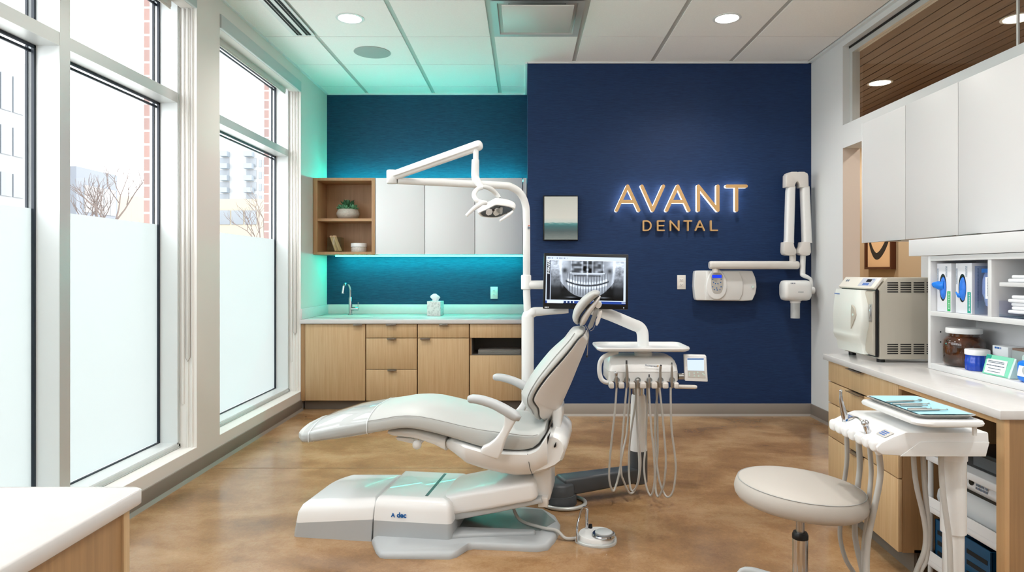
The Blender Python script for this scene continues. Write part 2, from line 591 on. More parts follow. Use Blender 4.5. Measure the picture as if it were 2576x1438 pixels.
# clerestory
w3 = thing('window_3', None, None, (XR + .1, 3.5, 2.675), kind='structure')
mb = MB(); mb.box(XR + .06, XR + .12, YF, DO[1], 3.30, 3.364); mb.box(XR + .06, XR + .12, DO[1] - .05, DO[1], 2.675, 3.30)
mb.box(XR + .06, XR + .12, YF, DO[1], 2.675, 2.70)
obj('window_frame', mb, 'alum', w3)
mb = MB(); mb.box(XR + .055, XR + .06, YF, DO[1], 3.345, 3.364)
obj('shadow_channel', mb, 'black', w3)
mb = MB(); mb.box(XR + .085, XR + .095, 3.785, 3.80, 2.70, 3.30)
obj('mullion', mb, 'alum', w3)
mb = MB(); mb.box(XR + .088, XR + .092, YF, DO[1] - .05, 2.70, 3.30)
obj('pane', mb, glass_mat('clerestory_glass', 'ffffff', .8), w3)

# corridor beyond
mb = MB(); mb.box(4.5, 4.6, 2.6, 9.6, 0, 3.5)
struct('wall_corridor', mb, 'tan')
mb = MB(); mb.box(XR + .15, 4.6, 9.5, 9.6, 0, 3.5); mb.box(XR + .15, 4.6, 2.6, 2.7, 0, 3.5); mb.box(XR + .15, XR + .2, 6.3, 9.6, 0, 3.5)
struct('wall_corridor_end', mb, 'tan')
mb = MB()
x = XR + .15
while x < 4.5:
    mb.box(x, min(x + .108, 4.5), 2.6, 9.6, 3.4, 3.42)
    x += .12
mb.box(XR + .15, 4.5, 2.6, 9.6, 3.46, 3.47)
struct('ceiling_corridor', mb, 'slat')
mb = MB(); mb.box(XR + .15, 4.5, 2.6, 9.6, 3.44, 3.455)
struct('trim_4', mb, 'black_m')

# baseboards
def base_prof(pts):
    return pts
mb = MB()
mb.box(XL, XL + .012, YF, 6.6, 0, .105, .002); mb.prism([(XL + .012, YF, 0), (XL + .03, YF, 0), (XL + .012, YF, .02)], (0, 8.18, 0))
struct('baseboard_left', mb, 'rubber')
mb = MB()
mb.box(.03, XR, YB - .012, YB, 0, .118, .002); mb.prism([(.03, YB - .012, 0), (.03, YB - .03, 0), (.03, YB - .012, .02)], (XR - .03, 0, 0))
struct('baseboard_back', mb, pbr('baseboard_rubber_back', '968f88', .5))
mb = MB()
mb.box(XR - .012, XR, 3.8, YB - .012, 0, .118, .002); mb.prism([(XR - .012, 3.8, 0), (XR - .03, 3.8, 0), (XR - .012, 3.8, .02)], (0, 2.5, 0))
struct('baseboard_right', mb, 'rubber')

# ---------------------------------------------------------------- windows
def make_window(name, y0, y1, muls, z0=ZS, z1=ZH):
    w = thing(name, None, None, (XL - .12, (y0 + y1) / 2, z0), kind='structure')
    xf, xb, xg = -2.38, -2.50, -2.515
    fr = MB()
    fw = .05
    edges = [y0] + muls + [y1]
    fr.box(xb, xf, y0, y0 + .03, z0, z1); fr.box(xb, xf, y1 - .03, y1, z0, z1)
    fr.box(xb, xf, y0, y1, z0, z0 + .04); fr.box(xb, xf, y0, y1, z1 - .06, z1)
    fr.box(-2.57, xb, y1 - .03, y1 + .04, z0, z1 + .1); fr.box(-2.57, xb, y0 - .04, y0 + .03, z0, z1 + .1); fr.box(-2.57, xb, y0, y1, z1 - .06, z1 + .12); fr.box(-2.57, xb, y0, y1, z0 - .05, z0 + .03)
    for m in muls:
        fr.box(-2.56, xb, m - .03, m + .03, z0 + .03, z1 - .06)
        fr.box(xb, xf, m - .038, m + .038, z0 + .04, z1 - .06)
    obj('window_frame', fr, 'alum_white', w)
    # face strips
    fs = MB()
    fs.box(xf, xf + .006, y1 - .02, y1, z0, z1); fs.box(xf, xf + .006, y0, y1, z0, z0 + .03)
    for m in muls: fs.box(xf, xf + .004, m - .038, m + .038, z0, z1)
    fs.box(xf + .006, xf + .012, y0, y1, z0 + .008, z0 + .012)
    obj('frame_face', fs, 'alum', w)
    tr = MB()
    for a, b in zip(edges, edges[1:]):
        a2 = a + (.038 if a in muls else .03); b2 = b - (.038 if b in muls else .03)
        tr.box(xb, xf + .002, a2, b2, 2.553, 2.622)
    obj('transom', tr, 'alum', w)
    gk = MB(); gl = MB(); fm = MB()
    for a, b in zip(edges, edges[1:]):
        a2 = a + (.038 if a in muls else .03); b2 = b - (.038 if b in muls else .03)
        for (c, d) in ((z0 + .04, 2.553), (2.622, z1 - .06)):
            for q in (b2 - .014, b2 - .009):
                gk.box(xb - .012 if q < b2 - .01 else xb - .048, xb + .002 if q < b2 - .01 else xb - .036, q, q + (.014 if q < b2 - .01 else .009), c, d)
            gk.box(xb - .012, xb + .002, a2, a2 + .014, c, d)
            gk.box(xb - .012, xb + .002, a2, b2, d - .014, d); gk.box(xb - .03, xb - .02, a2, b2, d - .034, d - .02)
            gk.box(xb - .012, xb + .002, a2, b2, c, c + .008)
            gl.box(xg - .004, xg, a2, b2, c, d)
        fm.box(xg + .001, xg + .0025, a2 + .014, b2 - .014, z0 + .05, 1.72)
    obj('gasket', gk, 'gasket', w)
    obj('glass_pane', gl, 'glass', w)
    obj('frosted_film', fm, 'frost', w)
    rv = MB()
    rv.box(-2.385, XL - .001, y1 - .003, y1 - .0005, z0, z1); rv.box(-2.385, XL - .001, y0, y1, z0 + .0005, z0 + .003)
    obj('sill', rv, 'sill', w)
    rv = MB()
    for k in range(3): rv.box(XL - .1 + .03 * k, XL - .085 + .03 * k, y1 - .012, y1 - .003, z0 + (.0 if k else .3), z1 - .1, .003)
    obj('blind_track', rv, 'sill', w)
    return w
make_window('window_1', W1[0], W1[1], [-.07, 1.13, 2.25, 3.37])
make_window('window_2', W2[0], W2[1], [])

def blind(y0, y1, label, cz):
    t = thing('roller_blind', label, 'blind', (XL - .05, y1, ZH - .1), group='roller blinds at the windows')
    mb = MB(); mb.box(XL - .012, XL + .012, y0 + .005, y1 - .02, 3.205, 3.306, .003)
    obj('fascia', mb, 'shade', t)
    mb = MB(); mb.box(XL - .1, XL - .012, y0 + .005, y1 - .03, 3.205, 3.212)
    obj('fascia_underside', mb, 'shade_cloth', t)
    mb = MB(); mb.box(XL - .115, XL - .1, y0 + .03, y1 - .14, 3.165, 3.23, .004)
    mb.box(XL - .112, XL - .106, y0 + .03, y1 - .14, 3.15, 3.17)
    obj('bottom_bar', mb, 'shade_cloth', t)
    mb = MB()
    pts = []
    ya = y1 - .022
    xa, xb = XL - .036, XL - .07
    pts = [(xa, ya, 3.2), (xa, ya, cz + .03), ((xa + xb) / 2, ya, cz), (xb, ya, cz + .03), (xb, ya, 3.2)]
    mb.tube(pts, .0028, 6)
    obj('bead_chain', mb, 'steel', t)
blind(1.2, W1[1], 'grey roller blind cassette over the large near window with long bead chain', .78)
blind(W2[0], W2[1], 'grey roller blind cassette over the narrow window nearest the cabinets', .76)

# ---------------------------------------------------------------- outside
mb = MB(); mb.box(-200, XL - .4, -60, 220, -.5, -.35)
struct('ground', mb, 'asphalt')

def building(name, label, box, wall, bands, wcol='b_glass', face='xy'):
    x0, x1, y0, y1, h = box
    t = thing(name, label, 'building', ((x0 + x1) / 2, (y0 + y1) / 2, -.35))
    mb = MB(); mb.box(x0, x1, y0, y1, -.35, h)
    obj('wall', mb, wall, t)
    for (kind, a, b, z0, z1, n) in bands:     # on face x1 (kind 'x', a..b along y) or face y0 (kind 'y', a..b along x)
        mb = MB(); fr = MB()
        w = (b - a) / n
        for k in range(n):
            p, q = a + k * w + w * .06, a + (k + 1) * w - w * .06
            if kind == 'x': mb.box(x1 - .05, x1 + .06, p, q, z0, z1)
            else: mb.box(p, q, y0 - .06, y0 + .05, z0, z1)
        obj('window', mb, wcol, t)
    return t
building('office_block', 'pale glass and brick office block outside the leftmost window pane', (-32, -20, 12, 27.9, 9.7), 'b_white',
         [('x', 23.6, 26.0, 7.6, 9.0, 4), ('x', 23.6, 26.0, 5.9, 7.0, 4), ('x', 23.6, 26.0, 4.3, 5.2, 4), ('x', 24.2, 24.7, 2.6, 3.8, 1), ('x', 25.5, 25.9, 2.6, 3.8, 1)])
t = building('slate_building', 'low slate grey modern building seen through the middle of the near window', (-40, -26, 37.8, 41.6, 7.5), 'b_dark',
         [('x', 38.4, 41.4, 4.9, 6.5, 5), ('x', 39.0, 41.5, 2.6, 4.0, 6)], 'b_white')
building('cream_building', 'low cream building with a flat roof right of the slate grey building', (-50, -30, 60, 72, 8.3), 'b_cream', [('y', -37, -31.5, 4.6, 5.8, 4)], 'b_glass')
t = thing('apartment_tower', 'pale high rise apartment tower with stacked balconies outside the far window', 'building', (-52, 125, -.35))
mb = MB(); mb.box(-60, -47.4, 120, 130, -.35, 23.8); mb.box(-56, -50.3, 121, 129, 23.8, 26)
obj('wall', mb, 'b_white', t)
mb = MB()
for k in range(9):
    z = 3 + k * 2.2
    for (a, b) in ((-57, -54.4), (-51.2, -49.4)):
        mb.box(a, b, 119.9, 120.1, z, z + 1.6)
    mb.box(-48.9, -48.4, 119.9, 120.1, z, z + 1.3); mb.box(-48.1, -47.7, 119.9, 120.1, z, z + 1.3)
obj('window', mb, 'b_glass', t)
mb = MB()
for k in range(10):
    z = 2.6 + k * 2.2
    for (a, b) in ((-55.6, -54.3), (-51.3, -49.8)): mb.box(a, b, 118.8, 120.0, z, z + .9)
obj('balcony', mb, 'b_grey', t)
building('low_cream_block', 'cream two storey block with a dark window band below the tower', (-29.9, -22.5, 60, 75, 8.06), 'b_cream',
         [('y', -29.5, -24.6, 5.7, 7.0, 4), ('y', -29.5, -24.4, 2.6, 3.8, 5)], 'b_glass')

def tree(x, y, h, label, seed):
    t = thing('bare_tree', label, 'tree', (x, y, -.35), group='bare trees outside the windows')
    rd = random.Random(seed); mb = MB()
    def br(p, d, L, r, dep):
        q = p + d * L
        mb.tube([p, p + d * L * .5 + V((rd.uniform(-1, 1), rd.uniform(-1, 1), 0)) * L * .05, q], [r, r * .8, r * .6], 5)
        if dep == 0: return
        for k in range(3 if dep > 1 else 2):
            e = (d + V((rd.uniform(-.8, .8), rd.uniform(-.8, .8), rd.uniform(-.1, .6)))).normalized()
            br(q if k else p + d * L * .7, e, L * rd.uniform(.6, .8), r * .6, dep - 1)
    br(V((x, y, -.35)), V((0, 0, 1)), h * .36, h * .016, 5)
    obj('trunk', mb, 'bark', t)
tree(-16.2, 25, 6.2, 'bare branching tree in front of the slate grey building', 3)
tree(-10.3, 25, 4.6, 'bare branching tree beside the brick edge of the far window', 5)
tree(-20.6, 35.0, 4.6, 'bare branching tree against the brick edge of the near window', 9)

# ================================================================ ceiling fittings
def downlight(x, y, z, label, lens='lamp', r=.088, group=None):
    t = thing('downlight', label, 'ceiling light', (x, y, z), group=group)
    mb = MB(); mb.lathe((x, y, z), [(r, .0), (r + .022, -.001), (r + .024, -.005), (r + .004, -.007), (r, -.003)], 40)
    # ring only: build as open loft
    mb = MB()
    rings = []
    for (rr, h) in [(r, .002), (r + .022, .002), (r + .024, -.004), (r + .004, -.006), (r, -.002), (r, .002)]:
        rings.append([V((x + rr * math.cos(2 * pi * k / 40), y + rr * math.sin(2 * pi * k / 40), z + h)) for k in range(40)])
    mb.loft(rings, cap=False)
    obj('trim_ring', mb, 'alum_white', t)
    mb = MB(); mb.lathe((x, y, z - .004), [(r, 0), (r, .003)], 40)
    obj('lens', mb, lens, t)
downlight(-1.40, 5.22, ZC, 'round recessed downlight in the ceiling near the windows, above the speaker grille')
downlight(1.62, 5.22, ZC, 'round recessed downlight in the ceiling in front of the navy sign wall')
for (x, y, n) in ((-1.40, 2.94, 'added round downlight, out of view overhead on the window side'), (1.0, 2.94, 'added round downlight, out of view overhead on the cabinet side'),
                  (-1.40, .66, 'added unseen downlight behind the viewpoint, window side'), (1.62, .66, 'added unseen downlight behind the viewpoint, cabinet side')):
    downlight(x, y, ZC, n)  # out-of-view downlights, added to keep the room evenly lit
downlight(3.77, 6.92, 3.4, 'round downlight in the wooden slat ceiling, low left behind the clerestory glass', 'lamp_c', .1)
downlight(3.9, 5.15, 3.4, 'round downlight in the wooden slat ceiling at the top right behind the glass', 'lamp_c', .1)
downlight(3.8, 8.4, 3.4, 'round downlight far down the wooden slat ceiling of the corridor', 'lamp_c', .1)

t = thing('speaker', 'round grey speaker grille in the ceiling between downlight and cabinets', 'speaker', (-1.41, 6.03, ZC))
mb = MB(); mb.lathe((-1.41, 6.03, ZC), [(.165, .001), (.167, -.004), (.155, -.006)], 48)
obj('grille', mb, pbr('speaker_grille', 'a9adab', .6, bump=.6, bscale=900), t)

t = thing('slot_diffuser', 'long white ceiling air slot with two black openings beside the windows', 'air vent', (-1.9, 4.8, ZC))
mb = MB(); mb.box(-1.985, -1.80, 3.6, 5.60, ZC - .006, ZC + .001)
obj('frame', mb, 'alum_white', t)
for a, b in ((-1.945, -1.903), (-1.868, -1.824)):
    mb = MB(); mb.box(a, b, 3.62, 5.575, ZC - .009, ZC - .0055)
    obj('slot', mb, 'black_m', t)
    mb = MB(); mb.box((a + b) / 2 - .002, (a + b) / 2 + .002, 3.62, 5.575, ZC - .0095, ZC - .009)
    obj('blade', mb, 'steel', t)

t = thing('air_diffuser', 'square white plaque air diffuser hanging below the ceiling grid', 'air vent', (.1, 5.24, ZC))
mb = MB()
x0, x1, y0, y1 = -.261, .456, 4.876, 5.623
rings = []
for (d, z) in ((0, ZC - .002), (.05, ZC - .002), (.09, ZC + .05), (.2, ZC + .055)):
    rings.append([V((x0 + d, y0 + d, z)), V((x1 - d, y0 + d, z)), V((x1 - d, y1 - d, z)), V((x0 + d, y1 - d, z))])
mb.loft(rings, cap=False)
obj('cone', mb, 'grey_pl', t)
mb = MB(); mb.box(x0 + .18, x1 - .18, y0 + .18, y1 - .18, ZC + .04, ZC + .056)
obj('duct_opening', mb, 'black_m', t)
mb = MB(); mb.box(-.171, .365, 4.80, 5.335, 3.352, 3.362, .004)
obj('plaque', mb, pbr('diffuser_plaque', 'c9c9c6', .4), t)
mb = MB()
for (a, b) in ((-.12, 4.95), (.31, 4.95), (-.12, 5.25), (.31, 5.25)): mb.box(a - .004, a + .004, b - .004, b + .004, 3.36, ZC + .05)
obj('hanger', mb, 'steel', t)

# ================================================================ alcove cabinets
YC = 6.57     # cabinet front
def at(px, Y): return (px - VX) * Y / F_
def zt(py, Y): return CZ - (py - VY) * Y / F_
zt0, zb0 = .868, .095
cols = [(771, 919), (920.5, 1049), (1050.5, 1180), (1181.5, 1322)]
XA = [(at(a, YC), at(b, YC)) for a, b in cols]
XA[0] = (-2.235, XA[0][1]); XA[3] = (XA[3][0], .022)
def carcass(t, x0, x1, hole=None):
    mb = MB()
    mb.box(x0, x0 + .018, YC + .02, YA - .02, zb0, zt0); mb.box(x1 - .018, x1, YC + .02, YA - .02, zb0, zt0)
    mb.box(x0, x1, YC + .02, YA - .02, zb0, zb0 + .018); mb.box(x0, x1, YA - .04, YA - .02, zb0, zt0)
    mb.box(x0, x1, YC + .02, YA - .02, zt0 - .004, zt0)
    if hole:
        mb.box(x0, x1, YC + .02, YC + .45, hole[0] - .018, hole[0]); mb.box(x0, x1, YC + .02, YC + .45, hole[1], hole[1] + .018)
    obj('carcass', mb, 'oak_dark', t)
    mb = MB(); mb.box(x0, x1, YC + .06, YC + .075, 0, zb0)
    obj('toe_kick', mb, 'taupe', t)
def front(t, kind, x0, x1, z0, z1, pull):
    mb = MB(); mb.box(x0 + .0025, x1 - .0025, YC, YC + .018, z0 + .0025, z1 - .0025, .0015)
    d = obj(kind, mb, 'oak', t)
    if pull:
        a, b = at(pull[0], YC), at(pull[1], YC)
        mb = MB(); mb.box(a, b, YC - .028, YC + .01, z1 - .003, z1 + .0005, .0008); mb.box(a, b, YC - .028, YC - .025, z1 - .014, z1, .0008)
        obj('handle', mb, 'pull', d)
zd1, zd2 = zt(850, YC), zt(929, YC)
t = thing('base_cabinet', 'oak sink cabinet with one tall door in the corner under the faucet', 'cabinet', (-1.9, 6.9, 0), group='oak base cabinets in the alcove')
carcass(t, *XA[0]); front(t, 'door', XA[0][0] + .02, XA[0][1], zb0, zt0, (890, 912))
mb = MB(); mb.box(XA[0][0] - .02, XA[0][0] + .02, YC, YC + .02, zb0, zt0)
obj('filler', mb, 'oak_dark', t)
t = thing('base_cabinet', 'oak base cabinet with three stacked drawers', 'cabinet', (-1.3, 6.9, 0), group='oak base cabinets in the alcove')
carcass(t, *XA[1])
front(t, 'drawer', *XA[1], zd1, zt0, (972, 997)); front(t, 'drawer', *XA[1], zd2, zd1, (975, 997)); front(t, 'drawer', *XA[1], zb0, zd2, (976, 998))
t = thing('base_cabinet', 'oak base cabinet with one drawer above a single door', 'cabinet', (-.8, 6.9, 0), group='oak base cabinets in the alcove')
carcass(t, *XA[2])
front(t, 'drawer', *XA[2], zd1, zt0, (1105, 1127)); front(t, 'door', *XA[2], zb0, zd1, (1058, 1082))
zh0 = zt(893, YC)
t = thing('base_cabinet', 'oak base cabinet with an open towel slot, behind the white post', 'cabinet', (-.25, 6.9, 0), group='oak base cabinets in the alcove')
carcass(t, *XA[3], hole=(zh0, zd1))
front(t, 'drawer', *XA[3], zd1, zt0, None); front(t, 'door', *XA[3], zb0, zh0, None)
mb = MB()
x0, x1 = XA[3]
mb.box(x0 + .02, x1 - .02, YC + .43, YC + .44, zh0, zd1); mb.box(x0 + .018, x0 + .022, YC + .01, YC + .43, zh0, zd1); mb.box(x1 - .022, x1 - .018, YC + .01, YC + .43, zh0, zd1)
mb.box(x0 + .02, x1 - .02, YC + .012, YC + .43, zh0, zh0 + .002)
obj('niche_lining', mb, pbr('niche_grey', '77726b', .6), t)
mb = MB()
for k in range(4): mb.box(x0 + .08, x1 - .06, YC + .06, YC + .3, zh0 + .004 + k * .011, zh0 + .0135 + k * .011, .004)
obj('towel_stack', mb, pbr('grey_towel', '8f8d88', .9, bump=.5, bscale=150), None, 'folded grey towels in the open slot of the oak cabinet', 'towels')

t = thing('countertop', 'white quartz countertop with backsplash along the navy alcove', 'countertop', (-1.1, 7.0, .868))
mb = MB()
mb.box(XL + .003, .022, 6.55, YA - .002, .872, .915, .004)
obj('slab', mb, 'quartz', t)
mb = MB(); mb.box(XL + .003, .022, YA - .022, YA - .002, .916, 1.023, .002); mb.box(XL + .003, XL + .022, 6.55, YA - .022, .916, 1.023, .002)
obj('backsplash', mb, 'quartz', t)
mb = MB()
rings = [[V((-1.93 + .3 * s * math.cos(a), 6.98 + .2 * s * math.sin(a), z)) for a in [2 * pi * k / 48 for k in range(48)]] for s, z in ((1.0, .9155), (1.02, .9165), (.97, .917), (.93, .9158), (.9, .9157))]
mb.loft(rings)
obj('sink', mb, pbr('sink_bowl', 'd9d4cc', .2), t)

# faucet
t = thing('faucet', 'slim chrome gooseneck faucet with side lever behind the sink', 'faucet', (-1.93, 7.22, .917))
fx, fy = -1.93, 7.22
mb = MB(); mb.lathe((fx, fy, .916), [(.028, 0), (.028, .006), (.02, .01), (.019, .19), (.014, .2)], 24)
obj('base', mb, 'chrome', t)
mb = MB(); mb.tube([(fx, fy, 1.1), (fx, fy, 1.19), (fx - .005, fy - .02, 1.235), (fx - .015, fy - .05, 1.262), (fx - .03, fy - .1, 1.26), (fx - .035, fy - .125, 1.235)], .0125, 14, 6)
mb.cyl((fx - .036, fy - .128, 1.24), (fx - .042, fy - .15, 1.16), .0155, .0155, 20)
obj('spout', mb, 'chrome', t)
mb = MB(); mb.cyl((fx, fy, .985), (fx + .09, fy - .01, .985), .019, .019, 20); mb.tube([(fx + .085, fy - .01, .99), (fx + .088, fy - .01, 1.06)], .004, 8)
obj('lever', mb, 'chrome', t)

# tissue box
t = thing('tissue_box', 'patterned grey cube tissue box on the white alcove counter', 'tissue box', (-1.0, 7.16, .917))
m4 = Matrix.Translation((-.98, 7.16, .916)) @ Matrix.Rotation(-.12, 4, 'Z')
mb = MB(); mb.box(-.075, .075, -.075, .075, 0, .158, .003, mat=m4)
o = obj('carton', mb, 'paper', t)
m, nt, out = new_mat('tissue_pattern')
b = N(nt, 'BsdfPrincipled', Roughness=.6); tc = N(nt, 'TexCoord'); mp = N(nt, 'Mapping'); mp.inputs['Rotation'].default_value = (0, .78, 0); mp.inputs['Scale'].default_value = (38, 38, 38)
ck = N(nt, 'TexVoronoi', Scale=1.0); rr = N(nt, 'ValToRGB'); rr.color_ramp.elements[0].color = lin('b4b2b1'); rr.color_ramp.elements[1].color = lin('dcdad8'); rr.color_ramp.elements[1].position = .6
nt.links.new(tc.outputs['Object'], mp.inputs[0]); nt.links.new(mp.outputs[0], ck.inputs['Vector']); nt.links.new(ck.outputs['Distance'], rr.inputs['Fac']); nt.links.new(rr.outputs[0], b.inputs['Base Color']); nt.links.new(b.outputs[0], out.inputs[0])
o.data.materials[0] = m
mb = MB()
rings = []
for (s, h) in ((.03, 0), (.035, .02), (.05, .04), (.045, .055), (.03, .07), (.012, .082)):
    rings.append([m4 @ V((s * (1 + .25 * math.sin(3 * a + h * 60)) * math.cos(a) - .005, .35 * s * (1 + .3 * math.sin(5 * a)) * math.sin(a), .156 + h)) for a in [2 * pi * k / 24 for k in range(24)]])
mb.loft(rings)
obj('tissue', mb, 'paper', t)

# upper cabinets
YU = 6.95
zu0, zu1 = zt(640, YU), zt(447, YU)
t = thing('open_shelf', 'open oak two-compartment shelf unit at the left end of the wall cabinets', 'shelf', (-1.9, 7.2, zu0))
x0, x1 = XL + .005, at(943, YU)
zm = zt(549, YU)
mb = MB()
mb.box(x0, x0 + .045, YU, YA - .01, zu0, zu1, .001); mb.box(x1 - .035, x1, YU, YA - .01, zu0, zu1, .001)
mb.box(x0 + .045, x1 - .035, YU, YA - .01, zu0, zu0 + .03); mb.box(x0 + .045, x1 - .035, YU, YA - .01, zu1 - .03, zu1)
mb.box(x0 + .045, x1 - .035, YU + .34, YU + .355, zu0 + .03, zu1 - .03)
obj('frame', mb, wood('shelf_oak', 'a07a54', 'b8906a'), t)
mb = MB(); mb.box(x0 + .045, x1 - .035, YU + .01, YU + .34, zm - .028, zm)
obj('shelf_board', mb, wood('shelf_board_oak', 'a88058', 'b8906a', 'X'), t)
ux = [x1 + .004, at(1068.5, YU), at(1194.5, YU), at(1315, YU)]
for k, nm in enumerate(('white handleless wall cabinet beside the open oak shelf', 'white handleless wall cabinet in the middle of the alcove', 'white handleless wall cabinet at the right end, behind the exam light')):
    t = thing('wall_cabinet', nm, 'cabinet', ((ux[k] + ux[k + 1]) / 2, 7.2, zu0), group='white wall cabinets in the alcove')
    mb = MB(); mb.box(ux[k] + .002, ux[k + 1] - .002, YU + .022, YA - .01, zu0 + .001, zu1)
    obj('carcass', mb, 'lacquer', t)
    mb = MB(); mb.box(ux[k] + .003, ux[k + 1] - .003, YU, YU + .02, zu0, zu1 - .001, .0015)
    obj('door', mb, 'lacquer', t)
mb = MB(); mb.box(ux[3] + .004, .02, YU + .01, YA - .01, zu0, zu1)
obj('filler_panel', mb, 'lacquer', None, 'narrow white filler strip between the last wall cabinet and navy wall', 'panel')
zsh = zu0 + .03
t = thing('led_strip', 'teal glowing light strip under the wall cabinets', 'light strip', (-1.0, 7.3, zu0))
mb = MB(); mb.box(XL + .14, -.01, YA - .15, YA - .125, zu0 - .012, zu0 - .002)
obj('diffuser', mb, 'led', t)
mb = MB(); mb.box(XL + .12, 0, YA - .16, YA - .115, zu0 - .0015, zu0)
obj('channel', mb, 'alum', t)
t = thing('led_strip', 'teal light strip hidden on top of the wall cabinets, glowing up the wall', 'light strip', (-1.0, 7.3, zu1))
mb = MB(); mb.box(XL + .1, -.01, YA - .17, YA - .158, zu1 + .006, zu1 + .026)
obj('diffuser', mb, 'led_top', t)
mb = MB(); mb.box(XL + .08, 0, YA - .18, YA - .15, zu1 + .001, zu1 + .005)
obj('channel', mb, 'alum', t)

# plant
t = thing('potted_succulent', 'green rosette succulent in a round speckled stone pot on the upper oak shelf', 'plant', (-1.87, 7.1, zm))
pc = V((at(875.5, 7.12), 7.12, zm))
mb = MB(); mb.lathe(pc, [(.07, 0), (.105, .018), (.122, .05), (.122, .07), (.108, .102), (.098, .112), (.09, .108), (.088, .095)], 40)
obj('pot', mb, 'pot', t)
mb = MB(); mb.lathe(pc + V((0, 0, .09)), [(.088, 0), (.088, .006)], 30)
obj('soil', mb, 'taupe', t)
def leafmb(c, yaw, pit, L, w, mb):
    d = V((math.cos(yaw) * math.cos(pit), math.sin(yaw) * math.cos(pit), math.sin(pit)))
    sd = V((-math.sin(yaw), math.cos(yaw), 0)); up = d.cross(sd) * -1
    rings = []
    for (s, k) in ((.0, .35), (.25, .75), (.55, 1), (.8, .7), (.95, .25), (1, .03)):
        q = c + d * L * s + V((0, 0, 1)) * (L * .18 * s * s)
        rings.append([q + sd * w * k * math.cos(a) + up * w * .35 * k * math.sin(a) for a in [2 * pi * j / 8 for j in range(8)]])
    mb.loft(rings)
rd = random.Random(4)
for (cx, cy, sc, mt) in ((0, 0, 1.7, 'leaf2'), (-.055, -.03, 1.15, 'leaf'), (.06, -.03, 1.15, 'leaf'), (0, -.06, 1.05, 'leaf')):
    mb = MB()
    c = pc + V((cx, cy, .10 + (.02 if mt == 'leaf2' else 0)))
    for ring, (n, pit, L) in enumerate(((9, .25, .065), (8, .65, .06), (6, 1.0, .055), (4, 1.3, .05))):
        for k in range(n):
            leafmb(c, 2 * pi * k / n + ring * .4, pit + rd.uniform(-.1, .1), L * sc * rd.uniform(.9, 1.1), .013 * sc, mb)
    obj('rosette', mb, mt, t)
# glass cube with sticks
t = thing('glass_vase', 'small square glass vase of pale wooden sticks on the lower oak shelf', 'vase', (at(845, 7.12), 7.12, zsh))
c = V((at(845, 7.12), 7.12, zsh))
mb = MB(); mb.box(c.x - .075, c.x + .075, 7.05, 7.17, zsh + .001, zsh + .16, .004)
obj('jar', mb, glass_mat('green_glass', 'e2e8da', .8), t)
mb = MB()
for k in range(14):
    a = rd.uniform(-.045, .03); y = rd.uniform(7.08, 7.14)
    mb.tube([(c.x + a + .035, y, zsh + .012), (c.x + a * .9 - .025, y, zsh + rd.uniform(.165, .18))], .0115, 7)
obj('stick_bundle', mb, pbr('pale_stick', 'e6c8a4', .7), t)
t = thing('jar', 'short round white lidded tub on the lower oak shelf', 'jar', (at(903, 7.12), 7.12, zsh))
c = V((at(903, 7.1), 7.1, zsh))
mb = MB(); mb.lathe(c, [(.078, 0), (.082, .01), (.082, .05), (.079, .055)], 36)
obj('tub', mb, pbr('tub_label', 'c9c4bd', .5, var=.2, vscale=80), t)
mb = MB(); mb.lathe(c + V((0, 0, .056)), [(.086, 0), (.086, .036), (.08, .041)], 36)
obj('lid', mb, 'lidw', t)

# outlets
def outlet(px, py, Y, label):
    c = P(px, py, Y - .001)
    t = thing('wall_outlet', label, 'power outlet', c)
    mb = MB(); mb.box(c.x - .041, c.x + .041, Y - .007, Y - .001, c.z - .068, c.z + .068, .002)
    obj('plate', mb, 'outlet', t)
    for dz in (.022, -.022):
        mb = MB(); mb.box(c.x - .018, c.x + .018, Y - .01, Y - .0065, c.z + dz - .016, c.z + dz + .016, .003)
        so = obj('socket', mb, 'outlet', t)
        mb = MB(); mb.box(c.x - .009, c.x - .0065, Y - .0105, Y - .0098, c.z + dz - .003, c.z + dz + .008); mb.box(c.x + .0065, c.x + .009, Y - .0105, Y - .0098, c.z + dz - .003, c.z + dz + .008)
        mb.box(c.x - .002, c.x + .002, Y - .0105, Y - .0098, c.z + dz - .011, c.z + dz - .007)
        obj('slot', mb, 'ink', so)
outlet(1243, 736, YA, 'white double outlet on the navy alcove wall behind the counter')
outlet(1714, 709.5, YB, 'white double outlet on the navy wall between monitor and wall unit')

# ================================================================ navy wall : art, sign
t = thing('framed_picture', 'small abstract framed picture, pale above teal and grey, on the navy wall', 'picture', P(1409, 605, YB))
a, b = P(1366, 605, YB), P(1453, 493, YB)
mb = MB(); mb.box(a.x, b.x, YB - .05, YB - .002, a.z, b.z, .002)
obj('frame', mb, 'black', t)
m, nt, out = new_mat('abstract_art')
bs = N(nt, 'BsdfPrincipled', Roughness=.35); tc = N(nt, 'TexCoord'); sp = N(nt, 'SeparateXYZ'); no = N(nt, 'TexNoise', Scale=5.0, Detail=2.0)
mp = N(nt, 'Mapping'); mp.inputs['Scale'].default_value = (1.0, 1, 12)
ma = N(nt, 'Math', operation='MULTIPLY_ADD'); ma.inputs[1].default_value = .09
r = N(nt, 'ValToRGB')
nt.links.new(tc.outputs['Generated'], sp.inputs[0]); nt.links.new(tc.outputs['Generated'], mp.inputs[0]); nt.links.new(mp.outputs[0], no.inputs['Vector'])
nt.links.new(no.outputs['Fac'], ma.inputs[0]); nt.links.new(sp.outputs['Z'], ma.inputs[2]); nt.links.new(ma.outputs[0], r.inputs['Fac'])
els = r.color_ramp.elements
els[0].position = 0; els[0].color = lin('8b9491'); els[1].position = 1; els[1].color = lin('c9ccc6')
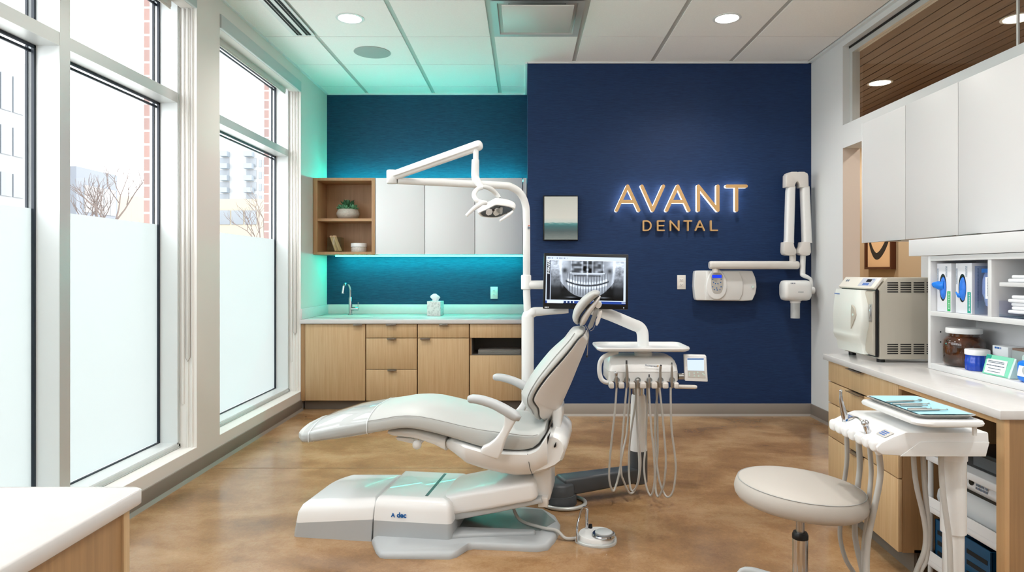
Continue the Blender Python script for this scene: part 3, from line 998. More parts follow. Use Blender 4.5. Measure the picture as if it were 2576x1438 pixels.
for p_, c_ in ((.14, '6f7a7b'), (.24, '4f6064'), (.36, '3f6f74'), (.42, '58989a'), (.45, 'c6d2cf'), (.55, 'd8d9d3')):
    e = els.new(p_); e.color = lin(c_)
nt.links.new(r.outputs[0], bs.inputs['Base Color']); nt.links.new(bs.outputs[0], out.inputs[0])
mb = MB(); mb.box(a.x + .012, b.x - .004, YB - .052, YB - .0495, a.z + .008, b.z - .01)
obj('canvas', mb, m, t)

SK = 0
def stroke(mb, pts, w, y0, y1, closed=False):
    """rounded flat stroke of width w in the XZ plane, extruded y0..y1"""
    n = len(pts)
    global SK
    for i in range(n - 1 if not closed else n):
        SK = (SK + 1) % 7; e_ = .0004 * SK
        a = V((pts[i][0], 0, pts[i][1])); b = V((pts[(i + 1) % n][0], 0, pts[(i + 1) % n][1]))
        d = (b - a).normalized(); ang = math.atan2(d.z, d.x)
        o = []
        for k in range(9):
            q = ang + pi / 2 + pi * k / 8
            o.append(V((a.x + w / 2 * math.cos(q), y0 - e_, a.z + w / 2 * math.sin(q))))
        for k in range(9):
            q = ang - pi / 2 + pi * k / 8
            o.append(V((b.x + w / 2 * math.cos(q), y0 - e_, b.z + w / 2 * math.sin(q))))
        mb.prism(o, (0, y1 - y0, 0))
def letter(ch, x0, x1, z0, z1):
    m_ = (x0 + x1) / 2
    if ch == 'A':
        return [[(x0, z0), (m_, z1), (x1, z0)], [(x0 + (x1 - x0) * .2, z0 + (z1 - z0) * .36), (x1 - (x1 - x0) * .2, z0 + (z1 - z0) * .36)]]
    if ch == 'V': return [[(x0, z1), (m_, z0), (x1, z1)]]
    if ch == 'N': return [[(x0, z0), (x0, z1), (x1, z0), (x1, z1)]]
    if ch == 'T': return [[(x0, z1), (x1, z1)], [(m_, z1), (m_, z0)]]
    if ch == 'L': return [[(x0, z1), (x0, z0), (x1, z0)]]
    if ch == 'E': return [[(x1, z1), (x0, z1), (x0, z0), (x1, z0)], [(x0, (z0 + z1) / 2), (x1 - (x1 - x0) * .08, (z0 + z1) / 2)]]
    if ch == 'D':
        h = (z1 - z0) / 2; r_ = (x1 - x0) * .55
        arc = [(x1 - h + h * math.cos(q), z0 + h + h * math.sin(q)) for q in [pi / 2 - pi * k / 14 for k in range(15)]]
        return [[(x0, z0), (x0, z1)] + arc + [(x0, z0)]]
t = thing('wall_sign', 'large gold backlit word AVANT in raised letters on the navy wall', 'sign', P(1713, 532, YB), group=None)
YS = 6.255
spans = [('A', 1551, 1607), ('V', 1615, 1669), ('A', 1677, 1733), ('N', 1757, 1806), ('T', 1829, 1877)]
k_ = YS / F_
for ch, p0, p1 in spans:
    w = .032
    st = letter(ch, at(p0, YS), at(p1, YS), zt(528.5, YS), zt(468, YS))
    mb = MB()
    for q in st: stroke(mb, q, w, YS, YS + .010)
    L = obj('letter', mb, 'gold', t)
    mb = MB()
    for q in st: stroke(mb, q, w * .96, YS + .0145, YS + .05)
    obj('lit_return', mb, 'halo', L)
t = thing('wall_sign', 'smaller gold word DENTAL in raised letters below the large sign', 'sign', P(1713, 580, YB))
YS = 6.285
for ch, p0, p1 in [('D', 1619, 1638), ('E', 1655, 1671), ('N', 1687, 1708), ('T', 1722, 1740), ('A', 1750, 1772), ('L', 1789, 1805)]:
    mb = MB()
    for q in letter(ch, at(p0, YS), at(p1, YS), zt(579, YS), zt(555.5, YS)): stroke(mb, q, .0125, YS, YS + .034)
    obj('letter', mb, 'gold', t)
# ================================================================ dental chair
CA = math.radians(8)
CO = V((-.1, 3.543, 0)); CU = V((math.cos(CA), -math.sin(CA), 0)); CV = V((math.sin(CA), math.cos(CA), 0))
def C(px, py, v):
    dx, dz = (px - VX) / F_, -(py - VY) / F_
    t = (v + CO.x * CV.x + CO.y * CV.y) / (dx * CV.x + CV.y)
    p = V((dx * t, t, CZ + dz * t))
    return V(((p - CO).dot(CU), v, p.z))
LX, LY, LZ = V((1, 0, 0)), V((0, 1, 0)), V((0, 0, 1))
chair = thing('dental_chair', 'reclined grey vinyl dental treatment chair on a white and grey base', 'dental chair', CO, -CA)
def cobj(name, mb, mat, parent=chair, **k):
    return obj(name, mb, mat, parent, local=True, **k)

# seat cushion
hw = lambda u: interp([(-1.08, .235), (-1.0, .25), (-.85, .265), (-.6, .27), (-.3, .27), (.2, .27), (.32, .25)], u)
top_px = [(745.5, 1091), (780, 1086), (850, 1070), (924, 1056), (963, 1050), (994, 1044), (1025, 1042), (1056, 1044), (1087, 1050), (1130, 1060), (1154, 1066), (1208, 1077.5), (1255, 1084), (1290, 1088), (1317, 1092), (1340, 1093), (1357, 1088), (1364, 1080)]
bot_px = [(745, 1103), (758, 1118), (792, 1114), (854, 1106), (924, 1095), (971, 1087), (1009, 1081), (1040, 1083), (1087, 1093.5), (1130, 1105), (1154, 1113), (1208, 1130), (1272, 1137), (1299, 1139), (1335, 1135), (1357, 1119), (1369, 1097)]
def near_tab(pts):
    o = []
    for px, py in pts:
        v = -.27
        for _ in range(4):
            q = C(px, py, v); v = -hw(q.x)
        o.append((q.x, q.z))
    return o
tt, bt = near_tab(top_px), near_tab(bot_px)
u0 = tt[0][0]; u1 = max(tt[-1][0], bt[-1][0])
def seat_rings(grow=0, ua=None, ub=None, n=40):
    rings = []
    a = u0 if ua is None else ua; b = u1 if ub is None else ub
    us = [a + (b - a) * i / 46 for i in range(47)]
    for u in us:
        z1, z0 = interp(tt, u), interp(bt, u)
        w = hw(u)
        sh = 1
        d = min(u - u0, u1 - u)
        if d < .07: sh = math.sqrt(max(0, 1 - (1 - d / .07) ** 2)) * .45 + .55
        w *= (.75 + .25 * sh)
        h = (z1 - z0) / 2 * (sh if d < .07 else 1)
        h = max(h, .02)
        cr = interp([(-1.1, .02), (-1.0, .045), (-.85, .055), (-.5, .046), (0, .03), (.3, .02)], u)
        rings.append(superring(V((u, 0, (z1 + z0) / 2)), LY, LZ, w + grow, h + grow, 5.5, n, cr))
    return rings
mb = MB(); mb.loft(seat_rings())
cushion = cobj('seat_cushion', mb, 'vinyl', sharp=60)
# piping along the near and far top edge
for s in (-1, 1):
    mb = MB(); pts = []
    for i in range(40):
        u = (C(924, 1057, -.26).x if s < 0 else -.7) + .004 + i / 39 * (u1 - .05 - (-.7))
        w = hw(u) * .985
        pts.append((u, s * (w + .002), interp(tt, u) - .006))
    mb.tube(pts, .0022, 5)
    cobj('piping', mb, 'seam', cushion)
uc = C(924, 1070, -.262).x
mb = MB(); mb.loft(seat_rings(.004, u0 + .03, uc), cap=False)
cobj('clear_foot_cover', mb, 'cover', sharp=60)
mb = MB()
for uu in (uc, u0 + .075):
    rg = seat_rings(.0045, uu - .002, uu + .002)
    mb.loft([rg[0], rg[-1]], cap=False)
cobj('cover_hem', mb, 'alum_white', sharp=60)

# leg rest shell and knob
sec = [((975, 1086), (975, 1089)), ((985, 1083), (990, 1096)), (((1010, 1081)), (1012, 1099)), ((1045, 1083), (1045, 1104)), ((1090, 1094), (1090, 1120)), ((1120, 1102), (1118, 1136))]
mb = MB(); rings = []
for a, b in sec:
    p, q = C(*a, -.2), C(*b, -.2)
    c = (p + q) / 2; h = abs(p.z - q.z) / 2 + .008
    rings.append(superring(V((c.x, 0, c.z)), LY, LZ, .2, h, 4, 24))
mb.loft(rings)
cobj('leg_rest_shell', mb, 'plastic')
mb = MB(); k = C(1049, 1118, -.19); mb.sphere(k, .024)
mb.tube([k + V((0, .0, 0)), k + V((.02, .05, .02))], .012, 10)
cobj('release_knob', mb, 'plastic')
mb = MB(); mb.prism([C(995, 1100, -.15), C(1040, 1103, -.15), C(1040, 1116, -.15), C(1000, 1107, -.15)], (0, .1, 0), .002)
cobj('hinge_cover', mb, 'plastic')

# seat pan (white sculpted shell)
up = [(1104, 1128), (1111, 1119), (1131, 1112.5), (1154, 1116), (1208, 1132), (1270, 1138), (1328, 1139), (1352, 1130), (1366, 1110), (1376, 1094)]
lo = [(1104, 1131), (1118, 1137), (1140, 1149), (1172, 1166), (1226, 1184), (1263, 1193), (1299, 1198.7), (1335, 1197), (1360, 1191), (1376, 1187)]
def tab2(pts, v):
    o = [C(px, py, v) for px, py in pts]; return [(q.x, q.z) for q in o]
ut, ul = tab2(up, -.28), tab2(lo, -.2)
us0 = ut[0][0]; us1 = ut[-1][0]
mb = MB(); rings = []
for i in range(40):
    u = us0 + (us1 - us0) * i / 39
    zt_, zl = interp(ut, u), interp(ul, u)
    f = i / 39
    w1 = .285 * min(1, .62 + f * 1.6); w0 = w1 * .72
    rings.append([V((u, y, z)) for (y, z) in ((-w1 * .94, zt_), (-w1, zt_ - .008), (-w1 * 1.0, zt_ - (zt_ - zl) * .3), (-w1 * .93, zt_ - (zt_ - zl) * .65), (-w0 * 1.05, zl + (zt_ - zl) * .1), (-w0 * .8, zl), (w0 * .8, zl), (w0 * 1.05, zl + (zt_ - zl) * .1), (w1 * .93, zt_ - (zt_ - zl) * .65), (w1, zt_ - (zt_ - zl) * .3), (w1, zt_ - .008), (w1 * .94, zt_))])
mb.loft(rings)
cobj('seat_pan', mb, 'plastic', sharp=50)
up2 = [(1329, 1141), (1352, 1132), (1366, 1112), (1378, 1096), (1392, 1090), (1406, 1095), (1417, 1104), (1424, 1116), (1425, 1133), (1415, 1157)]
lo2 = [(1337, 1197), (1371, 1188), (1398, 1176), (1415, 1162)]
out_ = up2 + lo2[::-1]
def chamfer_body(pts, vn, vf, ins, mb, bev=.012):
    a = [C(px, py, vn) for px, py in pts]
    cx = sum(p.x for p in a) / len(a); cz = sum(p.z for p in a) / len(a)
    def ring(v, k): return [V((cx + (p.x - cx) * k, v, cz + (p.z - cz) * k)) for p in a]
    mb.loft([ring(vn + .0, .8), ring(vn + .02, .93), ring(vn + ins, 1), ring(vf - ins, 1), ring(vf - .02, .93), ring(vf, .8)])
mb = MB(); chamfer_body(out_, -.25, .25, .09, mb)
cobj('hinge_housing', mb, 'plastic', sharp=30)
mb = MB(); chamfer_body([(1329, 1141), (1338, 1141), (1348, 1195), (1337, 1198)], -.262, .25, .01, mb)
# dark seam between pan and housing
mb = MB(); pts = [C(px, py, -.283) for px, py in ((1327, 1141), (1330, 1160), (1334, 1180), (1340, 1195))]
mb.tube(pts, .0018, 5, 4)
cobj('panel_gap', mb, 'dark_pl')
for (pts) in (((1373, 1108), (1379, 1096), (1385, 1086), (1377, 1118)), ((1393, 1123), (1398, 1112), (1399, 1122), (1394, 1126))):
    mb = MB(); mb.prism([C(*q, -.262) for q in pts], (0, .02, 0)); cobj('link_slot', mb, 'black', )

# armrests
def arm(sgn, pad, sup, far=False):
    vc = -.335
    mb = MB(); pts = [C(px, py, vc) for px, py in pad]
    if far: pts = [V((p.x, -p.y, p.z)) for p in pts]
    r = [.012, .021, .023, .024, .026, .025, .013]
    pp, rr2 = catmull(pts, r, 6)
    rings = []
    for i, p in enumerate(pp):
        t = (pp[min(i + 1, len(pp) - 1)] - pp[max(i - 1, 0)]).normalized(); nrm = LY.cross(t) * -1
        e = min(i, len(pp) - 1 - i)
        k = min(1, .45 + .55 * e / 4)
        rings.append(superring(p, LY, nrm, .034 * k, rr2[i] * .95, 2.6, 20))
    mb.loft(rings)
    a = cobj('armrest_pad', mb, 'vinyl_arm', sharp=60)
    mb = MB()
    pl = [C(px, py, vc - .02) for px, py in sup]
    if far: pl = [V((p.x, -p.y - .05, p.z)) for p in pl]
    mb.prism(pl, (0, .055, 0), .011, 3)
    cobj('armrest_support', mb, 'plastic', sharp=50)
pad = [(1177, 1002), (1186, 1002.5), (1208, 1005), (1240, 1015), (1268, 1029), (1294, 1044), (1309, 1053)]
sup = [(1267, 1044), (1268, 1056), (1266, 1070), (1261, 1082), (1253, 1094), (1242, 1107), (1229, 1117), (1212, 1125), (1208, 1133), (1209, 1143), (1230, 1150), (1252, 1157), (1258, 1145), (1263, 1133), (1268, 1116), (1274, 1101), (1283, 1084), (1291, 1070), (1298, 1058)]
arm(-1, pad, sup)
arm(1, pad, sup, far=True)

# back link
mb = MB(); mb.prism([C(px, py, -.1) for px, py in ((1388, 1034), (1412, 1022), (1413, 1040), (1411, 1065), (1404, 1098), (1396, 1120), (1381, 1120), (1388, 1100), (1390, 1081), (1389, 1052))], (0, .2, 0), .012, 3)
cobj('back_support', mb, 'plastic', sharp=50)

# backrest
FB = [((1346, 1059), (1361, 1061)), ((1343, 1046), (1356, 1046)), ((1337, 1032), (1354, 1028)), ((1328, 1019), (1345, 1016)), ((1326, 1005), (1341, 1006)),
      ((1329, 993), (1347, 990)), ((1338, 975), (1358, 972)), ((1354, 950), (1376, 948)), ((1374, 924), (1397, 924)), ((1395, 898), (1419, 899)),
      ((1416, 874), (1440, 873)), ((1432, 856), (1453, 855)), ((1445, 838), (1464, 844)), ((1454, 827), (1471, 835))]
wb = [.15, .18, .2, .22, .235, .24, .245, .245, .235, .22, .2, .185, .17, .15]
fr, bk = [], []
for (f, b), w in zip(FB, wb):
    fr.append(C(*f, -w)); bk.append(C(*b, -w))
ff, ww = catmull(fr, wb, 4); bb, _ = catmull(bk, wb, 4)
rings = []
nn = len(ff)
for i in range(nn):
    f = V((ff[i].x, 0, ff[i].z)); b = V((bb[i].x, 0, bb[i].z))
    d = (f - b); th = d.length / 2; nrm = d.normalized()
    e = min(i, nn - 1 - i); k = 1 if e > 4 else .72 + .28 * math.sin(pi / 2 * e / 4)
    th *= (1 if e > 3 else .55 + .45 * e / 3)
    cr = .062 * math.sin(pi * min(1, (i + 4) / (nn + 4))) ** .5 * (1 if e > 3 else (.3 + .7 * e / 3))
    rings.append(superring((f + b) / 2, LY, nrm, ww[i] * k, th, 4.5, 40, cr))
mb = MB(); mb.loft(rings)
bc = cobj('backrest_cushion', mb, 'vinyl', sharp=60)
for s in (-1, 1):
    mb = MB(); mb.tube([V((ff[i].x, s * ww[i] * .975, ff[i].z)) for i in range(5, nn - 4)], .0022, 5)
    cobj('piping', mb, 'seam', bc)
# shell
Sx = [(1385, 1052), (1391, 1043), (1398, 1034), (1404, 1025), (1411, 1022), (1416, 1010), (1427, 985), (1440, 956), (1452, 926), (1461, 904), (1470, 882), (1476, 866), (1480, 855), (1481, 847)]
shell_b = [(1365, 1058), (1357, 1046), (1355, 1028), (1347, 1016), (1342, 1006), (1347, 992), (1358, 974), (1376, 950), (1397, 926), (1419, 901), (1440, 875), (1453, 857), (1464, 846), (1470, 841)]
sb = [C(*q, -w) for q, w in zip(shell_b, wb)]; sx = [C(*q, .03) for q in Sx]
sb2, _ = catmull(sb, wb, 4); sx2, _ = catmull(sx, wb, 4)
rings = []
for i in range(nn):
    b = V((sb2[i].x, 0, sb2[i].z)); s_ = V((sx2[i].x, 0, sx2[i].z)); d = s_ - b; w = ww[i]
    prof = [(-.985, .0), (-1.0, .05), (-.97, .14), (-.84, .36), (-.66, .60), (-.46, .84), (-.34, .95), (-.2, 1.0), (.2, 1.0), (.34, .95), (.46, .84), (.66, .6), (.84, .36), (.97, .14), (1.0, .05), (.985, .0)]
    e = min(i, nn - 1 - i); k = 1 if e > 3 else .8 + .2 * e / 3
    rings.append([b + d * q + LY * (p_ * w * k * .97) for p_, q in prof])
mb = MB(); mb.loft(rings)
cobj('backrest_shell', mb, 'plastic_w', sharp=50)
mb = MB(); mb.tube([V((sb2[i].x, -ww[i] * .955, sb2[i].z)) for i in range(2, nn - 2)], .0026, 6)
cobj('shell_gap', mb, 'dark_pl')

# headrest
HF = [(1446, 816), (1441, 806), (1439, 795), (1442, 780), (1449, 766), (1461, 751), (1474, 740), (1484, 734), (1494, 730.5), (1502, 730)]
HB = [(1457, 817), (1455, 810), (1456, 802), (1462, 791), (1470, 780), (1480, 768), (1490, 758), (1498, 750), (1506, 744), (1511, 741)]
hf = [C(px, py, -.09) for px, py in HF]; hb = [C(px, py, -.09) for px, py in HB]
hf2, _ = catmull(hf, [0] * 10, 4); hb2, _ = catmull(hb, [0] * 10, 4)
rings = []; nn2 = len(hf2)
for i in range(nn2):
    f = V((hf2[i].x, 0, hf2[i].z)); b = V((hb2[i].x, 0, hb2[i].z)); d = f - b
    e = min(i, nn2 - 1 - i); k = 1 if e > 5 else .55 + .45 * math.sin(pi / 2 * e / 5)
    rings.append(superring((f + b) / 2, LY, d.normalized(), .135 * k, d.length / 2 * (1 if e > 4 else .5 + .5 * e / 4), 3, 32))
mb = MB(); mb.loft(rings)
hc = cobj('headrest_cushion', mb, 'vinyl', sharp=60)
H2 = [((1457, 820), (1464, 821)), ((1456, 812), (1470, 818)), ((1459, 800), (1476, 808)), ((1467, 788), (1486, 790)), ((1477, 775), (1495, 776)), ((1488, 763), (1502, 765)), ((1498, 752), (1507, 756)), ((1507, 745), (1510, 748))]
rings = []
for i, (a, b) in enumerate(H2):
    p, q = C(*a, -.09), C(*b, -.09); p.y = q.y = 0; d = q - p
    k = (.6, .85, 1, 1, 1, .95, .8, .5)[i]
    rings.append(superring((p + q) / 2, LY, d.normalized(), .118 * k, d.length / 2, 2.6, 28))
mb = MB(); mb.loft(rings)
cobj('headrest_shell', mb, 'plastic_w', sharp=60)
mb = MB(); p = C(1505, 767, -.06); mb.cyl(p, p + V((0, .12, 0)), .0165, .0165, 28)
cobj('headrest_knob', mb, 'plastic_w')
mb = MB(); mb.prism([C(px, py, -.04) for px, py in ((1497, 772), (1506, 777), (1500, 798), (1491, 822), (1482, 830), (1478, 822), (1485, 806), (1492, 788))], (0, .08, 0), .003)
cobj('headrest_slide', mb, 'grey_pl')
mb = MB(); mb.prism([C(px, py, -.07) for px, py in ((1508, 783), (1513, 780), (1515, 784), (1513, 795), (1507, 812), (1502, 820), (1498, 818), (1498, 808))], (0, .03, 0), .004, 3)
cobj('release_lever', mb, 'plastic_w', sharp=50)
mb = MB(); mb.tube([C(px, py, -.05) for px, py in ((1472, 818), (1477, 826), (1480, 836), (1481, 845), (1479, 860), (1478, 880), (1477, 893))], .0022, 6, 4)
mb.tube([C(px, py, -.05) for px, py in ((1499, 812), (1492, 828), (1484, 832))], .0015, 6, 4)
cobj('bib_chain', mb, 'steel')
mb = MB(); mb.sphere(C(1476.5, 896, -.05), .006); cobj('chain_clip', mb, 'black')

# ---- base
def plan_loft(mb, levels, uL, uR, vN, vF, rad):
    """levels: list of (insetU_left, insetU_right, insetV, zfun)"""
    rings = []
    for (il, ir, iv, z) in levels:
        o = rrect(uL + il, uR - ir, vN + iv, vF - iv, [max(.004, q - iv * .6) for q in rad], 6)
        rings.append([V((x, y, z(x) if callable(z) else z)) for x, y in o])
    mb.loft(rings)
ul_, ur_ = C(735, 1350, -.26).x, C(934, 1362, -.26).x
zg = lambda x: .07 + (x - ul_) / (ur_ - ul_) * .042
mb = MB(); plan_loft(mb, [(0, 0, 0, .0), (.001, .0, .002, .02), (.01, -.005, .006, lambda x: zg(x))], ul_, ur_, -.26, .24, [.03, .004, .004, .13])
cobj('foot_cover_skirt', mb, 'grey_sk', sharp=50)
ztop = lambda x: interp([(ul_, .158), (ul_ + .06, .176), (ul_ + .16, .2), (ul_ + .3, .212), (ur_, .212)], x)
mb = MB(); plan_loft(mb, [(.01, -.005, .006, zg), (.018, -.01, .012, lambda x: zg(x) + .05), (.026, -.012, .02, lambda x: ztop(x) - .03), (.04, -.008, .036, lambda x: ztop(x) - .01), (.07, .004, .065, lambda x: ztop(x))], ul_, ur_, -.26, .24, [.03, .004, .02, .13])
cobj('foot_cover', mb, 'plastic_b', sharp=50)
um0, um1 = C(938, 1350, -.26).x, C(1133, 1350, -.26).x
mb = MB(); plan_loft(mb, [(0, 0, 0, .0), (.002, .0, .004, .11)], um0, um1 + .005, -.262, .262, [.006, .03, .05, .006])
cobj('base_skirt', mb, 'grey_sk', sharp=50)
mb = MB(); plan_loft(mb, [(.002, .0, .004, .11), (.006, .004, .008, .165), (.008, .012, .016, .2), (.014, .03, .034, .219), (.03, .06, .06, .225)], um0, um1 + .005, -.262, .262, [.006, .03, .05, .006])
cobj('base_cover', mb, 'plastic_b', sharp=50)
# logo
lw = C(984, 1300, -.258)
m4 = frame_mat(lw + V((0, .0, 0)), (1, 0, 0), (0, .1, 1))
a = C(984, 1299.5, -.2585)
m4 = frame_mat(V((a.x, -.2595, a.z)), (1, 0, 0), (0, .09, 1))
tb = text_mb('A', .029, m4, .0004, .0009)
b2 = frame_mat(V((C(998, 1299.5, -.2585).x, -.2595, a.z)), (1, 0, 0), (0, .09, 1))
t2 = text_mb('dec', .036, b2, .0004, .0011)
tb.add(t2.v, t2.f)
cobj('lettering', tb, 'ink_n')
# floor plate
pl = [C(936, 1366, 0)] # placeholder
def floorpt(px, py):
    Y = CZ * F_ / (py - VY); p = V(((px - VX) * Y / F_, Y, 0)); q = p - CO
    return V((q.dot(CU), q.dot(CV), 0))
near = [floorpt(*q) for q in ((935, 1366), (946, 1392), (956, 1403), (968, 1405), (1130, 1407), (1148, 1402), (1176, 1384), (1190, 1381), (1350, 1388), (1378, 1384), (1396, 1364), (1408, 1343))]
endx = near[-1].x
far_ = [V((endx - .004, .06, 0)), V((endx - .04, .17, 0)), V((endx - .12, .27, 0)), V((endx - .3, .3, 0)), V((um0 + .3, .3, 0)), V((um0, .27, 0))]
outl = near + far_
cx = sum(p.x for p in outl) / len(outl); cy = sum(p.y for p in outl) / len(outl)
def rp(k, z): return [V((cx + (p.x - cx) * k, cy + (p.y - cy) * (k if k == 1 else k - .02), z)) for p in outl]
mb = MB(); mb.loft([rp(1, 0), rp(1, .014), rp(.985, .026), rp(.95, .032)])
cobj('floor_plate', mb, 'grey_sk', sharp=50)
ridge = [floorpt(1133, 1372), floorpt(1180, 1352), floorpt(1300, 1370), floorpt(1370, 1372)]
mb = MB()
mb.prism([V((um1 - .03, -.25, .02)), V((um1 + .05, -.225, .02)), V((endx - .12, -.14, .02)), V((endx - .12, -.1, .02)), V((um1 - .03, -.12, .02))], (0, 0, .03), .012, 3)
cobj('plate_rib', mb, 'grey_sk', sharp=50)
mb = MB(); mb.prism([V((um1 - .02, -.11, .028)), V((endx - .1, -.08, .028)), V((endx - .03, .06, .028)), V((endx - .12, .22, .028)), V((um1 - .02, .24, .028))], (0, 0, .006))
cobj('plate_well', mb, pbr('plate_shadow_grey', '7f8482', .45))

# lift arm
a0 = C(1100, 1250, -.2); a1 = C(1134, 1303, -.2); b0 = C(1343, 1214, -.2); b1 = C(1353, 1257, -.2)
cen = lambda p, q: V(((p.x + q.x) / 2, 0, (p.z + q.z) / 2))
dirv = (cen(b0, b1) - cen(a0, a1)).normalized(); nrm = V((-dirv.z, 0, dirv.x))
rings = []
for f, w, h in ((0, .185, .05), (.05, .19, .056), (.5, .2, .056), (.93, .2, .054), (.98, .196, .046), (1, .18, .035)):
    rings.append(superring(cen(a0, a1).lerp(cen(b0, b1), f), LY, nrm, w, h, 7, 32, .006))
mb = MB(); mb.loft(rings)
cobj('lift_arm_cover', mb, 'plastic_b', sharp=50)
rings = []
for f, w, h in ((.04, .17, .025), (.1, .18, .026), (.6, .18, .022), (1.03, .18, .014)):
    rings.append(superring(cen(a0, a1).lerp(cen(b0, b1), f) - nrm * .06, LY, nrm, w, h, 8, 24))
mb = MB(); mb.loft(rings)
cobj('lift_arm_underside', mb, 'grey_pl', sharp=50)
s0 = C(1067, 1248, -.19); s1 = C(1096, 1195.7, .19)
mb = MB(); mb.box(C(1069, 1248, -.19).x, C(1069, 1248, -.19).x + .016, -.19, .19, .224, .2262); cobj('cover_slot', mb, 'dark_pl')
# rear housing + pivot blocks
q0, q1 = C(1352, 1262, -.1), C(1387, 1262, -.1)
mb = MB(); plan_loft(mb, [(0.02, .01, .02, .2), (0, 0, 0, .24), (0, 0, 0, .40), (-.02, 0, .01, .425)], q0.x - .02, q1.x, -.13, .15, [.02, .05, .05, .02])
cobj('rear_column', mb, 'plastic', sharp=50)
mb = MB(); mb.box(q0.x - .12, q1.x - .02, -.1, .1, .36, .5, .01); cobj('pivot_block', mb, 'plastic')
mb = MB(); mb.box(q0.x + .01, q0.x + .06, -.16, -.1, .185, .235, .004); cobj('valve_bracket', mb, 'plastic_w')
mb = MB(); mb.box(q1.x - .1, q1.x - .03, -.131, -.1, .405, .425); cobj('vent_gap', mb, 'black')

# ================================================================ foot control
def FP(px, py): 
    Y = CZ * F_ / (py - VY); return V(((px - VX) * Y / F_, Y, 0))
def rnd(pts, k=4):
    o, _ = catmull([V(p) for p in pts] + [V(pts[0])], [0] * (len(pts) + 1), k); return o[:-1]
fc = FP(1498, 1352)
t = thing('foot_control', 'round pedal foot control with chrome loop handle on the floor', 'foot control', fc)
o = rnd([FP(1446, 1355), FP(1450, 1366), FP(1480, 1376), FP(1515, 1379), FP(1543, 1374), FP(1552, 1362), FP(1546, 1348), FP(1520, 1338), FP(1480, 1338), FP(1455, 1344)])
c_ = sum(o, V((0, 0, 0))) / len(o)
def lv(k, z): return [V((c_.x + (p.x - c_.x) * k, c_.y + (p.y - c_.y) * k, z)) for p in o]
mb = MB(); mb.loft([lv(1, 0), lv(1, .008), lv(.97, .013), lv(.9, .014)]); obj('base_plate', mb, 'alum', t)
mb = MB(); mb.loft([lv(.86, .014), lv(.84, .03), lv(.8, .036)]); obj('housing', mb, 'plastic', t)
dc = FP(1520, 1368) + V((.0, .02, 0)); dc = P(1519, 1347, dc.y)
mb = MB(); mb.lathe((dc.x, dc.y, .036), [(.058, 0), (.061, .006), (.058, .012), (.05, .014)], 40); obj('pedal_ring', mb, 'chrome', t)
mb = MB(); mb.lathe((dc.x, dc.y, .05), [(.045, 0), (.045, .006), (.041, .009)], 36); obj('pedal_disc', mb, 'grey_pl', t)
p0 = FP(1452, 1366)
h0, h1 = V((p0.x, p0.y, .01)), V((p0.x + .06, p0.y + .1, .03))
mb = MB(); mb.tube([h0, h0 + V((0, .005, .07)), h0 + V((.012, .02, .115)), h0.lerp(h1, .55) + V((0, 0, .14)), h1 + V((0, -.01, .115)), h1 + V((0, 0, .07)), h1], .0095, 10, 6, flat=.6); obj('handle_loop', mb, 'chrome', t)
mb = MB(); q = FP(1487, 1350); mb.cyl((q.x, q.y + .03, .034), (q.x, q.y + .03, .055), .011, .009, 16); obj('toggle', mb, 'black', t)
mb = MB(); w0 = CO + CU * .02 + V((0, 0, .06)); 
mb.tube([CO + CU * .03 + CV * .02 + V((0, 0, .12)), CO + CU * .08 + CV * -.02 + V((0, 0, .06)), CO + CU * .2 + CV * -.07 + V((0, 0, .047)), CO + CU * .28 + CV * -.09 + V((0, 0, .044)), CO + CU * .33 + CV * -.11 + V((0, 0, .014)), V((p0.x - .004, p0.y + .03, .014))], .0085, 10, 6); obj('hose', mb, 'hose', t)

# ================================================================ equipment post
PY = 4.0
t = thing('equipment_post', 'tall white equipment post behind the chair carrying light and monitor', 'post', (at(1327.5, PY), PY, 0))
px0 = at(1327.5, PY)
mb = MB(); mb.tube([(px0, PY, 0.0), (px0, PY, zt(795, PY))], .038, 32); obj('lower_column', mb, 'plastic', t)
mb = MB(); mb.lathe((px0, PY, 0), [(.09, 0), (.09, .02), (.05, .03)], 32); obj('base_flange', mb, 'dark_pl', t)
pxu = at(1324.5, PY)
mb = MB(); mb.tube([P(1327.5, 798, PY), P(1325, 740, PY), P(1324.5, 562, PY)], .0225, 28); obj('upper_tube', mb, 'plastic', t)
mb = MB(); c = P(1323.5, 728, PY); mb.lathe(c, [(.026, 0), (.031, .004), (.031, .085), (.026, .09)], 28); obj('collar', mb, 'plastic', t)
mb = MB(); mb.tube([P(1327, 800, PY), P(1330, 792, PY), P(1342, 785, PY), P(1358, 783, PY), P(1430, 781, PY - .02)], [.037, .036, .03, .027, .015], 24, 6); obj('elbow', mb, 'plastic', t)
mb = MB(); p = P(1331, 569, PY - .0235); mb.box(p.x - .006, p.x + .006, p.y - .001, p.y + .004, p.z + .002, p.z + .006); obj('red_label', mb, pbr('red_label', 'c8503a', .5), t)
mb = MB(); mb.box(p.x - .008, p.x + .006, p.y - .001, p.y + .004, p.z - .014, p.z - .004); obj('grey_label', mb, 'ink', t)

